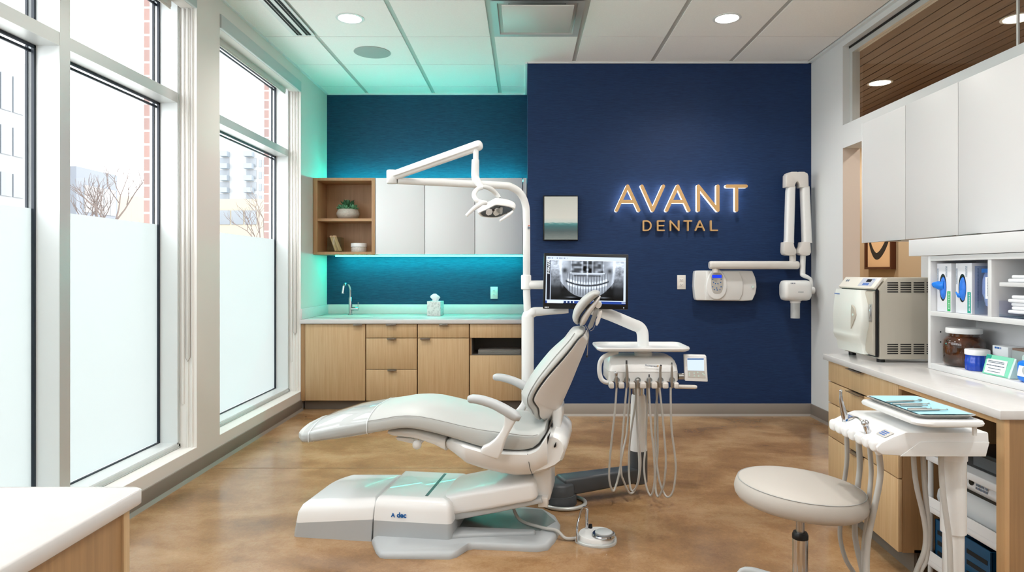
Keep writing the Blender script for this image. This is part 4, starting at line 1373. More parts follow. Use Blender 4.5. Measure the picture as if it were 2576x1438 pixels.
# ================================================================ operatory light
t = thing('operatory_light', 'white articulated dental exam light on its long arm in front of the wall cabinets', 'dental light', P(1324.5, 562, PY))
YE = 3.75
mb = MB()
pts = [P(1324.5, 564, PY), P(1324, 545, PY), P(1323, 522, PY), P(1317, 500, 3.99), P(1305, 482, 3.975), P(1285, 470, 3.95), P(1262, 466, 3.93), P(1150, 461, 3.86), P(1060, 457, 3.8), P(1000, 454.5, YE)]
mb.tube(pts, [.0225, .0225, .0225, .0225, .0225, .0225, .022, .0215, .0205, .019], 24, 6); obj('swing_arm', mb, 'plastic', t)
mb = MB(); c0, c1 = P(986, 462, YE), P(986, 428, YE)
rings = []
for p, k in ((c0, .85), (c0 + V((0, 0, .004)), 1), (c1 - V((0, 0, .004)), 1), (c1, .88)):
    rings.append([p + V((.03 * k * math.copysign(abs(math.cos(a)) ** .7, math.cos(a)), .027 * k * math.copysign(abs(math.sin(a)) ** .8, math.sin(a)), 0)) for a in [2 * pi * j / 28 for j in range(28)]])
mb.loft(rings); obj('elbow_joint', mb, 'plastic', t)
YT = 3.62
pA, pB = P(992, 441, YE - .01), P(1205, 365.5, YT)
mb = MB(); d = (pB - pA); mb_ = []
mb.tube([pA - d * .012, pA - d * .002, pA + d * .02, pA + d * .5, pA + d * .97, pA + d * 1.0, pA + d * 1.018, pA + d * 1.03, pA + d * 1.037, pA + d * 1.040], [.012, .022, .028, .029, .030, .0295, .026, .020, .012, .004], 32, 0, flat=.8); obj('spring_arm', mb, 'plastic', t)
mb = MB(); mb.tube([pA + V((0, -.026, -.004)), pB + V((0, -.026, -.006))], .006, 8); obj('arm_groove', mb, 'plastic_b', t)
mb = MB(); mb.tube([P(1197, 372, YT), P(1197, 405, YT)], .0155, 20); obj('drop_tube', mb, 'plastic_b', t)
mb = MB(); mb.tube([P(1196, 403, YT), P(1196, 404, YT), P(1195.5, 440, YT), P(1198, 452, YT - .005), P(1206, 464, YT - .01), P(1212, 474, YT - .02)], [.018, .021, .0225, .022, .019, .015], 20, 4); obj('sleeve', mb, 'plastic', t)
mb = MB(); mb.tube([P(1214, 471, YT - .02), P(1202, 475, YT - .03), P(1194, 484, YT - .06), P(1193, 494, YT - .09), P(1200, 504, YT - .1), P(1210, 508, YT - .1)], [.011, .012, .013, .013, .013, .012], 14, 6)
mb.tube([P(1210, 470, YT - .02), P(1222, 470, YT + .02), P(1236, 476, YT + .07), P(1248, 487, YT + .1), P(1256, 498, YT + .1)], [.011, .013, .014, .013, .011], 14, 6); obj('yoke', mb, 'plastic', t)
face = [((1202.6, 538), 0), ((1211, 545), 0), ((1226, 547), 0), ((1243, 547.6), 0), ((1257, 545.5), 0), ((1276, 537), 0), ((1293, 529), 0), ((1296, 524.5), 1), ((1291, 521), 1), ((1276, 517), 1), ((1261, 515), 1), ((1247, 514), 1), ((1238, 518), 1), ((1220, 527), 1), ((1204, 534), 1)]
yy = lambda py: 3.44 + (py - 515) / 32 * .10
f0 = rnd([P(px, py, yy(py)) for (px, py), _ in face], 4); fz = f0[44] - f0[12]
c = sum(f0, V((0, 0, 0))) / len(f0)
nb = V((-.02, .45, .89)).normalized()
def fr_(k, h): return [c + (p - c) * k + nb * h for p in f0]
mb = MB(); mb.loft([fr_(.86, .004), fr_(.9, -.001), fr_(.98, 0), fr_(1.02, .01), fr_(1.03, .022), fr_(.97, .036), fr_(.82, .048), fr_(.55, .054)]); obj('head', mb, 'plastic', t, sharp=50)
mb = MB(); mb.loft([fr_(.84, -.0022), fr_(.845, -.0012)]); lf = obj('lens_well', mb, pbr('lens_dark', '4c565e', .1), t)
rd = random.Random(3)
for (fx_, fy_, sx_, sz_, mt) in ((-.42, .0, .2, .5, 'paper'), (.25, .1, .32, .55, 'grey_pl'), (.0, -.05, .2, .6, 'plastic'), (-.18, .2, .07, .16, 'black'), (.16, .55, .08, .16, 'black'), (.55, -.25, .07, .16, 'black')):
    mb = MB(); ex = V((.095, 0, .006)); ez = fz * .5
    q = c + ex * fx_ + ez * fy_ - nb * .0026
    mb.loft([[q + ex * (sx_ * math.cos(a)) + ez * (sz_ * math.sin(a)) - nb * h for a in [2 * pi * j / 7 for j in range(7)]] for h in (0, .0012)])
    obj('reflector_facet', mb, mt, t)
mb = MB(); mb.tube([P(1222, 510, yy(515) - .01), P(1212, 510, 3.4), P(1204, 516, 3.38), P(1190, 526, 3.37), P(1173, 543, 3.36)], [.012, .014, .013, .011, .008], 14, 5); obj('handle', mb, 'plastic_b', t)
mb = MB(); mb.tube([P(1290, 531, 3.47), P(1280, 540, 3.46), P(1257, 556, 3.44)], [.006, .009, .006], 12, 4); obj('handle', mb, 'plastic_b', t)

# ================================================================ monitor
YM = 3.9
t = thing('monitor', 'black-framed monitor on the post showing a panoramic dental x-ray', 'monitor', P(1474, 776, YM))
q = [P(1366, 776, YM), P(1580, 778.5, YM + .02), P(1581, 640, YM + .02), P(1368.5, 636, YM)]
mb = MB(); dpt = V((0, .03, 0)); mb.hexa([q[0], q[1], q[1] + dpt, q[0] + dpt, q[3], q[2], q[2] + dpt, q[3] + dpt], .003); obj('bezel', mb, 'black', t)
s = [P(1372, 761.5, YM - .0012), P(1573.5, 765.5, YM + .018), P(1574.5, 648, YM + .018), P(1374.5, 643.5, YM - .0012)]
NX, NY = 260, 150
def hsh(i, j): 
    return (math.sin(i * 12.9898 + j * 78.233) * 43758.5453) % 1
def vn(x, y):
    i, j = math.floor(x), math.floor(y); f, g = x - i, y - j
    f = f * f * (3 - 2 * f); g = g * g * (3 - 2 * g)
    return (hsh(i, j) * (1 - f) + hsh(i + 1, j) * f) * (1 - g) + (hsh(i, j + 1) * (1 - f) + hsh(i + 1, j + 1) * f) * g
def gau(x, w): return math.exp(-(x / w) ** 2)
def sst(a, b, x):
    t_ = max(0, min(1, (x - a) / (b - a))); return t_ * t_ * (3 - 2 * t_)
def xray(a, b):     # a,b in -1..1, b up
    n = vn(a * 9 + 20, b * 6 + 7) * .5 + vn(a * 20, b * 14) * .3 + vn(a * 45, b * 30) * .2
    v = .05
    r2 = (a / .78) ** 2 + ((b - .05) / 1.0) ** 2
    # ramus + mandible body (bright grey)
    jaw = -.86 + .78 * (abs(a) / .72) ** 2.4
    inside = sst(jaw - .02, jaw + .06, b) * sst(.80, .70, abs(a))
    v += inside * (.36 + .12 * n)
    v += .45 * gau(b - jaw, .022) * (abs(a) < .74)
    # dark under the jaw, pale outer soft tissue
    v += sst(.68, .78, abs(a)) * (.08 + .67 * sst(-.6, .6, b) * n)
    v += .5 * sst(.35, .9, b) * sst(.42, .75, abs(a)) * (.55 + .45 * n)
    v += .3 * gau(abs(a) - .70 - .06 * b, .03) * sst(-.5, -.2, b)
    # joint notches
    v -= .4 * gau(abs(a) - .62 + .0 * b, .07) * gau(b - .5, .14)
    # nasal / sinus cavities
    if abs(a) < .46 and b > .38:
        v = .12 + .5 * vn(a * 12 + 3, b * 9) ** 1.6 + .45 * gau(a, .018) + .35 * gau(abs(a) - .145, .02) - .25 * gau(abs(a) - .07, .04) * gau(b - .6, .25)
        v += .4 * gau(abs(a) - .45, .015)
    v += .5 * gau(b - (.36 + .05 * a * a), .025) * (abs(a) < .48) + .35 * gau(b - .30, .02) * (abs(a) < .42)
    v -= .3 * gau(b - .24, .05) * (abs(a) < .38)
    # teeth
    for (cc, root, sg) in ((-.20 + .62 * a * a + .015 * math.sin(a * 41), .30, 1), (-.33 + .68 * a * a, -.62, -1)):
        rel = (b - cc) * sg
        L = .40 if sg > 0 else .46
        if -.02 < rel < L and abs(a) < .56:
            k = (a + .56) / 1.12 * 15
            ph = k - math.floor(k) - .5
            wdt = .46 - .25 * max(0, rel) / L
            tooth = sst(wdt, wdt - .12, abs(ph))
            crown = sst(.14, .08, rel)
            fade = 1 - .5 * sst(.1, L, rel)
            v = v * (1 - .42 * (1 - tooth) * fade) + tooth * (.12 * fade + .10 * n + .42 * crown * (.35 + .9 * abs(a) + .25 * n))
            v -= .10 * gau(ph, .07) * (rel > .12)
    gap = -.265 + .65 * a * a
    if abs(a) < .6: v *= 1 - .85 * gau(b - gap, .045)
    v += .5 * gau(a, .018) * gau(b - .3, .13)
    v *= 1 - .75 * sst(-.55, -.95, b) * (1 if b < jaw else .2)
    v *= 1 - .5 * sst(.44, .56, abs(a)) * sst(-.22, -.42, b) * (1 - inside)
    v += .3 * gau(abs(a) - .45, .12) * gau(b + .86, .03)
    return max(.01, min(1, v))
cols_, vs_, fs_ = [], [], []
def scr(u, w):      # u 0..1 left-right, w 0..1 bottom-top
    g = (.62, .75, .95)
    if w < .055:
        if .02 < u < .22: return (.75, .82, .9)
        if .22 < u < .36: return (.75, .82, .9) if (int(u * 70) % 3 == 0 and .015 < w < .045) else (.01, .03, .12)
        return (.02, .06, .3) if not (u > .95 and .02 < w < .04) else (.7, .8, 1)
    if w > .925: return (.66, .76, .93) if w < .95 or w > .975 or u > .28 or hsh(int(u * 160), 3) < .55 else (.2, .25, .35)
    if w > .915: return (.85, .92, 1)
    if u < .012 or u > .972 or w < .075: return (.66, .76, .93)
    if u < .052:
        if w > .62 and .016 < u < .047 and hsh(int(u * 420), int(w * 90)) > .45: return (.75, .8, .85)
        return (.01, .012, .02)
    if u < .063: return (.62, .72, .9)
    v = xray(((u - .063) / .909 - .5) * 2, ((w - .075) / .84 - .5) * 2)
    v = v ** 1.35
    return (v * .80, v * .90, v * 1.05)
for j in range(NY + 1):
    for i in range(NX + 1):
        u, w = i / NX, j / NY
        p = (s[0] * (1 - u) + s[1] * u) * (1 - w) + (s[3] * (1 - u) + s[2] * u) * w
        vs_.append(p)
for j in range(NY):
    for i in range(NX):
        a = j * (NX + 1) + i; fs_.append((a, a + 1, a + NX + 2, a + NX + 1)); cols_.append(scr((i + .5) / NX, (j + .5) / NY))
m, nt, out = new_mat('screen_image')
e = N(nt, 'Emission', Strength=.95); at_ = N(nt, 'Attribute', attribute_name='scr'); g_ = N(nt, 'BsdfGlossy', Roughness=.1); g_.inputs['Color'].default_value = (.02, .02, .02, 1); ad = N(nt, 'AddShader')
nt.links.new(at_.outputs['Color'], e.inputs['Color']); nt.links.new(e.outputs[0], ad.inputs[0]); nt.links.new(g_.outputs[0], ad.inputs[1]); nt.links.new(ad.outputs[0], out.inputs[0])
mb = MB(); mb.add(vs_, fs_)
so = obj('screen', mb, m, t)
ca = so.data.color_attributes.new('scr', 'FLOAT_COLOR', 'CORNER')
flat = []
for pgon, cc in zip(so.data.polygons, cols_):
    for _ in range(4): flat += [cc[0], cc[1], cc[2], 1]
ca.data.foreach_set('color', flat)
mb = MB(); mb.tube([P(1333, 716, PY), P(1348, 716, PY - .01), P(1470, 716, YM + .06)], .0265, 20); obj('mount_arm', mb, 'plastic', t)
mb = MB(); p = P(1473, 712, YM + .03); mb.box(p.x - .06, p.x + .06, YM + .03, YM + .06, p.z - .06, p.z + .06, .004); obj('mount_plate', mb, 'dark_pl', t)
mb = dashes(frame_mat(P(1370, 771, YM - .0005), (1, 0, 0), (0, 0, 1)), 1, .006, .002, .024, 5); obj('logo', mb, 'paper', t)
mb = MB(); p = P(1569, 774, YM + .018); mb.cyl(p, p + V((0, -.0015, 0)), .003, .003, 12); obj('power_light', mb, 'lcd_w', t)

# ================================================================ delivery unit (centre)
t = thing('delivery_unit', 'white dental delivery unit with empty tray on a floor column by the navy wall', 'delivery unit', (.713, 4.15, 0))
cx_, cyy = .713, 4.05
def dring(z, hx, y0, y1, e=5, n=44):
    return superring(V((cx_, (y0 + y1) / 2, z)), LX, LY, hx, (y1 - y0) / 2, e, n)
mb = MB(); mb.loft([dring(.735, .208, 3.91, 4.2, 8), dring(.742, .214, 3.90, 4.2, 8), dring(.797, .214, 3.90, 4.2, 8)]); obj('lower_housing', mb, 'plastic', t)
mb = MB(); mb.loft([dring(.7985, .213, 3.90, 4.2, 8), dring(.83, .211, 3.91, 4.2, 7), dring(.855, .203, 3.925, 4.2, 6), dring(.872, .190, 3.95, 4.195, 6), dring(.879, .175, 3.97, 4.18, 6)]); obj('upper_housing', mb, 'plastic', t, sharp=25)
# lip blocks and cups
hpx = [1551, 1577, 1604, 1633, 1661, 1690]
lips = [(1533, 1545), (1556, 1571), (1583, 1598), (1610, 1626), (1639, 1654), (1667, 1682), (1696, 1708)]
mb = MB()
for a, b in lips: mb.box(at(a, 3.86), at(b, 3.86), 3.855, 3.93, .705, .742, .008, 3)
obj('holder_lip', mb, 'plastic_w', t)
for h in hpx:
    mb = MB(); c = P(h, 955, 3.9); mb.lathe((c.x, 3.901, c.z), [(.0185, 0), (.0185, .012), (.016, .0125), (.014, .006)], 24, axis='Y'); obj('holder_cup', mb, 'grey_pl', t)
# tray
z0_, z1_ = .918, .945
xa, xb, ya, yb = at(1503, 3.88), at(1740, 3.88), 3.88, 4.22
mb = MB(); rings = []
for (i, z) in ((.02, z0_), (.004, z0_ + .008), (0, z0_ + .018), (.003, z1_), (.012, z1_), (.02, z0_ + .012)):
    rings.append([V((x, y, z)) for x, y in rrect(xa + i, xb - i, ya + i, yb - i, .05 - i * .5, 6)])
mb.loft(rings); obj('tray', mb, 'plastic', t, sharp=40)
mb = MB(); c = P(1618, 893, 4.05); mb.lathe((c.x, 4.05, .876), [(.055, 0), (.055, .02), (.048, .024), (.048, .045)], 32); obj('tray_hub', mb, 'plastic_b', t)
mb = MB(); mb.tube([P(1552, 886, 4.0), P(1535, 890, 3.96), P(1517, 899, 3.93), P(1509, 914, 3.93), P(1508, 935, 3.93), P(1513, 953, 3.93), P(1524, 961, 3.93), P(1540, 962, 3.95)], .0135, 14, 6); obj('grab_handle', mb, 'plastic', t)
mb = MB(); mb.tube([P(1700, 972, 3.93), P(1748, 973, 3.93), P(1753, 973, 3.93)], [.0125, .0125, .009], 14); obj('side_handle', mb, 'plastic_w', t)
mb = MB(); mb.cyl(P(1705, 946, 3.95), P(1728, 946, 3.96), .019, .019, 20); obj('display_arm', mb, 'steel', t)
YD = 3.92
q = [P(1723.5, 958, YD), P(1781, 960, YD), P(1777, 895, YD + .03), P(1721.5, 893.5, YD + .03)]; dp = V((0, .028, .006))
mb = MB(); mb.hexa([q[0], q[1], q[1] + dp, q[0] + dp, q[3], q[2], q[2] + dp, q[3] + dp], .004)
dd = obj('display', mb, 'plastic', t)
def quadf(pp, off=-.0012, th=.0008):
    mb = MB(); n = (pp[1] - pp[0]).cross(pp[3] - pp[0]).normalized(); n = n if n.y < 0 else -n
    b = [p + n * -off for p in pp]; b2 = [p + n * (-off + th) for p in pp]
    return mb.hexa([b[0], b[1], b2[1], b2[0], b[3], b[2], b2[2], b2[3]])
yy2 = lambda py: YD + (958 - py) / 65 * .03
Q = lambda px, py: P(px, py, yy2(py))
obj('lcd', quadf([Q(1730, 931), Q(1771, 932), Q(1770.5, 901), Q(1728.5, 900)], -.0008), 'lcd_w', dd)
obj('keypad', quadf([Q(1730, 949), Q(1775, 950), Q(1772.5, 932.8), Q(1729.8, 932)], -.0008), 'ind', dd)
mb = MB()
for (a, b) in ((1734, 938), (1746, 938), (1755, 936), (1768, 939), (1734, 943), (1747, 945), (1757, 945), (1771, 942)):
    p = Q(a, b); mb.cyl(p + V((0, -.0018, 0)), p + V((0, -.0026, 0)), .005, .005, 10)
obj('button', mb, 'mint_l', dd)
mb = MB(); mb.box(Q(1729, 903).x, Q(1770, 903).x, Q(1729, 903).y - .003, Q(1729, 903).y - .0015, Q(1729, 904).z, Q(1729, 901).z); obj('status_bar', mb, 'ink_b', dd)
# small maker's mark on the upper housing
m4 = frame_mat(P(1623, 920, 3.898) , (1, 0, -.07), (0, .25, 1))
mb = text_mb('Phcomponents', .0125, m4, .0003, .0004); obj('lettering', mb, 'ink', t)
mb = MB(); c = P(1655, 920, 3.897); mb.lathe((c.x, c.y, c.z), [(.0045, 0), (.0045, .0015)], 14, axis='Y'); obj('mark', mb, 'gold', t)
# column
xc, yc = at(1606, 4.15), 4.15
mb = MB(); mb.cyl((xc, yc, zt(1000, 4.15)), (xc, yc, .74), .038, .038, 28); obj('piston', mb, 'chrome', t)
mb = MB(); mb.lathe((xc, yc, 0), [(.056, zt(1131, 4.15)), (.052, zt(1060, 4.15)), (.045, zt(995, 4.15)), (.04, zt(991, 4.15))], 32); obj('column', mb, 'plastic_b', t)
mb = MB(); mb.lathe((xc, yc, 0), [(.045, .055), (.057, .065), (.057, zt(1131, 4.15)), (.05, zt(1130, 4.15))], 32); obj('column_base', mb, 'dark_pl', t)
pa = V((.215, 3.95, .105)); pb = V((xc, yc, .115)); d = (pb - pa).normalized(); sd = V((-d.y, d.x, 0))
mb = MB(); mb.hexa([pa - sd * .07 - V((0, 0, .05)), pb - sd * .05 - V((0, 0, .045)), pb + sd * .05 - V((0, 0, .045)), pa + sd * .07 - V((0, 0, .05)), pa - sd * .07 + V((0, 0, .05)), pb - sd * .05 + V((0, 0, .045)), pb + sd * .05 + V((0, 0, .045)), pa + sd * .07 + V((0, 0, .05))], .014, 3); obj('floor_arm', mb, 'dark_pl', t)
mb = MB(); mb.lathe((.2, 3.95, 0), [(.115, 0), (.115, .05), (.112, .055), (.112, .06), (.108, .062), (.105, .12), (.095, .132), (.05, .135)], 40); obj('pedestal', mb, 'dark_pl', t)
mb = MB(); rings = [(.235 + .13 * math.cos(a), 3.92 + .115 * math.sin(a), .012) for a in [2 * pi * k / 40 for k in range(41)]]
mb.tube(rings, .0115, 10, 0, cap=False); obj('cable_ring', mb, 'alum', t)
mb = MB(); mb.tube([P(1610, 826, 4.1), P(1612, 826, 4.1)], .01, 8)
mb = MB(); mb.tube([P(1480, 776, 4.0), P(1527, 789, 4.02), P(1590, 815, 4.08), P(1608, 823, 4.1), P(1616, 836, 4.1), P(1617.5, 858, 4.1), P(1618, 872, 4.1)], [.03, .036, .037, .037, .037, .036, .034], 26, 5); obj('support_arm', mb, 'plastic', t)

# handpieces with hoses
def hp(label, px, prof, hose, mat='steel', tip=None):
    Y = 3.87
    base = P(px, 975, Y)
    t = thing('handpiece', label, 'dental handpiece', base, group='handpieces in the central unit holders')
    mb = MB(); mb.tube([P(px + dx, py, Y) for dx, py, r in prof], [r for dx, py, r in prof], 14, 3); obj('body', mb, mat, t)
    if tip:
        mb = MB(); mb.tube([P(px + dx, py, Y) for dx, py, r in tip], [r for dx, py, r in tip], 10, 2); obj('tip', mb, 'chrome' if px == 1551 else 'dark_pl', t)
    n = len(hose); mb = MB(); pts = []
    for i, (a, b) in enumerate(hose):
        pts.append(P(a, b, 3.87 + .13 * sst(.35, 1, i / (n - 1))))
    pts.append(P(hose[-1][0], 947, 4.0))
    mb.tube(pts, .0062, 10, 5); obj('hose', mb, 'hose', t)
hp('short silver handpiece with round head, leftmost holder of the central unit', 1551, [(0, 976, .006), (0, 965, .008), (-1, 952, .010), (-1, 944, .008)], [(1551, 974), (1547, 1033), (1539, 1105), (1533, 1171), (1533, 1209), (1542, 1235), (1551, 1216), (1559, 1182), (1566, 1138), (1576, 1093), (1582, 1027), (1584.6, 982)], tip=[(-1, 944, .009), (-1, 938, .011), (0, 935, .008)])
hp('tall tapering silver handpiece, second from the left in the central unit', 1577, [(0, 976, .007), (0, 962, .008), (0, 950, .0105), (0, 930, .0085), (-1, 915, .006)], [(1576, 974), (1569, 1060), (1562, 1149), (1563, 1190), (1567, 1205), (1584, 1240), (1600, 1226), (1608, 1180), (1604, 1090), (1600, 990)], tip=[(-1, 915, .006), (-1, 906, .0055)])
hp('holder stub with no tool showing, third from the left in the central unit', 1604, [(0, 976, .007), (0, 966, .009), (0, 956, .010), (0, 952, .006)], [(1604, 976), (1604, 1000), (1606, 1060), (1609, 1120), (1611, 1171), (1603, 1220), (1588, 1232), (1582, 1182), (1585, 1105), (1600, 1000)])
hp('short handpiece with a pale nozzle, fourth from the left in the central unit', 1633, [(0, 976, .007), (0, 965, .009), (0, 955, .008), (0, 948, .005)], [(1632, 974), (1638, 1071), (1644.7, 1138), (1647, 1205), (1638, 1246), (1625.7, 1222), (1620, 1171), (1624.6, 1116), (1628, 1004)], tip=[(0, 948, .005), (0, 941, .004)])
hp('straight bronze coloured handpiece, fifth from the left in the central unit', 1661, [(0, 976, .007), (0, 960, .009), (0, 945, .0075), (0, 930, .007), (1, 920, .0075)], [(1659, 974), (1667, 1049), (1673.6, 1127), (1674.7, 1171), (1669, 1222), (1655, 1249), (1649, 1215), (1655, 1120), (1652, 990)], tip=[(1, 921, .006), (2, 917, .006)])
hp('slender pointed handpiece, rightmost holder of the central unit', 1690, [(0, 976, .007), (0, 958, .009), (0, 942, .008), (0, 925, .006), (0, 916, .003)], [(1687, 974), (1689, 1071), (1697, 1138), (1700, 1182), (1693.6, 1233), (1680, 1250), (1667, 1233), (1656, 1193), (1649, 1116), (1649, 1038), (1654.7, 982)], tip=[(0, 916, .004), (0, 911, .003)])

# ================================================================ wall x-ray unit
YW = YB
t = thing('xray_unit', 'white wall-mounted intraoral x-ray unit with folded arms on the navy wall', 'x-ray machine', P(1825, 757, YW))
YP = YW - .09
o = [(1748, 688), (1749.5, 681.5), (1756, 680), (1860, 680), (1893, 681), (1900, 697), (1903, 712), (1903.5, 722), (1901, 738), (1893, 755), (1870, 756.5), (1752, 755), (1749, 748), (1746.5, 720)]
mb = MB(); mb.prism([P(a, b, YP) for a, b in o], (0, .088, 0), .008, 3); obj('control_box', mb, 'plastic', t, sharp=50)
mb = MB(); mb.prism([P(a, b, YP - .012) for a, b in ((1778, 682), (1858, 682), (1867, 700), (1870, 718), (1868, 738), (1860, 754.5), (1776, 754.5))], (0, .02, 0), .004, 3); obj('front_cover', mb, 'plastic', t, sharp=50)
mb = MB(); mb.lathe((at(1893, YP), YP - .006, zt(721, YP)), [(.012, 0), (.012, .006)], 20, axis='Y'); obj('key_switch', mb, 'mint_l', t)
mb = MB()
cc = P(1803, 715, YP - .02)
rings = []
for k, h in ((1, .022), (1, .004), (.95, -.003), (.9, -.004)):
    rings.append([V((cc.x + .098 * k * math.cos(a) * (1 - .12 * math.sin(a)), cc.y + h, cc.z + .148 * k * math.sin(a))) for a in [2 * pi * j / 48 for j in range(48)]])
mb.loft(rings); kp = obj('keypad_pod', mb, 'plastic_b', t, sharp=50)
mb = MB(); mb.loft([[V((cc.x + .004 + .058 * math.copysign(abs(math.cos(a)) ** .6, math.cos(a)) * (1 + .1 * math.sin(a)), cc.y - .0045 - h, cc.z + .01 + .1 * math.copysign(abs(math.sin(a)) ** .75, math.sin(a)))) for a in [2 * pi * j / 40 for j in range(40)]] for h in (0, .001)]); obj('keypad', mb, 'ind', kp)
mb = MB(); p = P(1803.5, 695, cc.y - .006); mb.box(p.x - .045, p.x + .045, p.y - .001, p.y + .001, p.z - .014, p.z + .014); obj('display', mb, 'lcd_blue', kp)
mb = MB()
for (a, b) in ((1793, 702), (1814, 702), (1795, 710), (1813, 710), (1800, 713), (1806, 713), (1793, 721), (1814, 721), (1797, 728), (1804, 729), (1811, 728), (1803, 724)):
    p = P(a, b, cc.y - .006); mb.cyl(p, p + V((0, -.0012, 0)), .0055, .0055, 10)
obj('button', mb, 'ink_b', kp)
YR = YW - .13
mb = MB(); p = P(1799, 680, YR); mb.cyl(p - V((0, 0, .02)), p + V((0, 0, .02)), .028, .028, 20); obj('swivel', mb, 'plastic_w', t)
z_ = zt(666.5, YR); hr = 10.5 * YR / F_
mb = MB(); rings = []
for px_, k in ((1784, .75), (1787, .97), (1790, 1), (2003, 1), (2006, .97), (2008.5, .75)):
    rings.append(superring(V((at(px_, YR), YR, z_)), LY, LZ, hr * k * 1.0, hr * k, 2.6, 24))
mb.loft(rings); obj('horizontal_arm', mb, 'plastic_w', t, sharp=50)
mb = MB(); mb.cyl(P(1994, 658, YR), P(1994, 636, YR), .03, .03, 20); obj('arm_pivot', mb, 'plastic_w', t)
def farm(pts, name, mat):     # (cx, y, halfwidth px)
    mb = MB(); rings = [superring(P(a, b, YR), LX, LY, w * YR / F_, .045 * dk, 3.4, 24) for a, b, w, dk in pts]; mb.loft(rings); return obj(name, mb, mat, t, sharp=50)
farm([(1989, 470, 10, 1), (1988, 480, 10.5, 1), (1984.5, 600, 10.8, 1), (1984, 611, 11.5, 1)], 'upper_arm_left', 'plastic')
farm([(2024, 470, 10, 1), (2024.5, 480, 10.5, 1), (2029, 600, 10.8, 1), (2029.5, 611, 11.5, 1)], 'upper_arm_right', 'plastic')
mb = MB(); mb.prism([P(a, b, YR - .047) for a, b in ((1978, 470), (1978.5, 440), (1983, 434), (1992, 431.5), (2006, 431.5), (2008, 433), (2010, 431.5), (2024, 431.5), (2032, 436), (2034, 442), (2035, 471), (2013, 471), (2012, 462), (2008, 456), (2004, 457), (2001, 463), (2000, 471))], (0, .094, 0), .006, 2); obj('shoulder_cap', mb, 'grey_pl' if False else 'plastic_w', t, sharp=40)
mb = MB(); mb.prism([P(a, b, YR - .05) for a, b in ((1973.5, 608), (1997, 608), (1999, 620), (2004, 628), (2004, 637), (1998, 642), (1984, 642.5), (1975, 640), (1972.5, 634))], (0, .1, 0), .008, 2); obj('elbow_cover', mb, 'plastic_w', t, sharp=40)
mb = MB(); mb.prism([P(a, b, YR - .05) for a, b in ((2018, 608), (2039.5, 608), (2041, 634), (2038, 641), (2030, 643), (2016, 641), (2010, 636), (2010, 627), (2016, 620))], (0, .1, 0), .008, 2); obj('elbow_cover', mb, 'plastic_w', t, sharp=40)
mb = MB(); mb.tube([P(2020, 640, YR), P(2019, 685, YR), P(2021, 692, YR - .01), P(2035, 699, YR - .02), P(2040, 706, YR - .02), P(2040, 730, YR - .03)], [.026, .025, .022, .017, .016, .02], 18, 4); obj('yoke_arm', mb, 'plastic', t)
mb = MB(); mb.cyl(P(2030, 730, YR - .03), P(2047, 730, YR - .03), .036, .034, 20); obj('yoke_joint', mb, 'plastic', t)
YH = YR - .06
mb = MB(); rings = []
for px_, hz, ymid in ((1967, 19, 729), (1970, 24, 730), (1975, 25.5, 730), (2025, 25.5, 730), (2031, 24, 730), (2035, 18, 730)):
    rings.append(superring(P(px_, ymid, YH), LY, LZ, .088 * hz / 25.5, hz * YH / F_, 3.5, 30))
mb.loft(rings); obj('tube_head', mb, 'plastic', t, sharp=50)
mb = MB(); mb.lathe(P(2000.5, 755, YH), [(.075, .01), (.045, -.01), (.045, -.025)], 30); obj('head_neck', mb, 'plastic', t)
mb = MB(); mb.lathe(P(2000.5, 800, YH), [(.041, 0), (.041, .145), (.036, .146)], 32); obj('cone', mb, 'grey_pl', t)
mb = dashes(frame_mat(P(1989, 711, YH - .0895), (1, 0, 0), (0, 0, 1)), 1, .008, .002, .045, 8); obj('logo', mb, 'ink', t)
mb = dashes(frame_mat(P(2008, 733, YH - .0895), (1, 0, 0), (0, 0, 1)), 2, .003, .003, .05, 9); obj('rating_label', mb, 'ink', t)
# ================================================================ right-hand counter run
ZT = .917
fxf = lambda y: 1.77 - .0658 * (3.80 - y)       # cabinet face x at depth y
cxf = lambda y: 1.75 - .0637 * (3.83 - y)       # counter edge x
t = thing('countertop', 'long white quartz countertop carrying the steriliser and storage hutch', 'countertop', (2.2, 3.0, .885))
mb = MB(); mb.prism([(cxf(2.262), 2.262, .884), (2.2, 2.262, .884), (2.245, 2.262, .884), (2.245, 3.25, .884), (XR - .003, 3.25, .884), (XR - .003, 3.83, .884), (cxf(3.83), 3.83, .884)], (0, 0, .033), .003, 2); obj('slab', mb, 'quartz', t)

def facebox(mb, y0, y1, z0, z1, th=.018, bev=.001, off=0):
    mb.hexa([(fxf(y0) + off, y0, z0), (fxf(y0) + off + th, y0, z0), (fxf(y1) + off + th, y1, z0), (fxf(y1) + off, y1, z0),
             (fxf(y0) + off, y0, z1), (fxf(y0) + off + th, y0, z1), (fxf(y1) + off + th, y1, z1), (fxf(y1) + off, y1, z1)], bev)
t = thing('drawer_cabinet', 'oak cabinet with four stacked drawers under the steriliser', 'cabinet', (2.0, 3.4, 0))
yA, yB = 2.995, 3.80
zs = [.88, .79, .675 - .0, .40, .107]
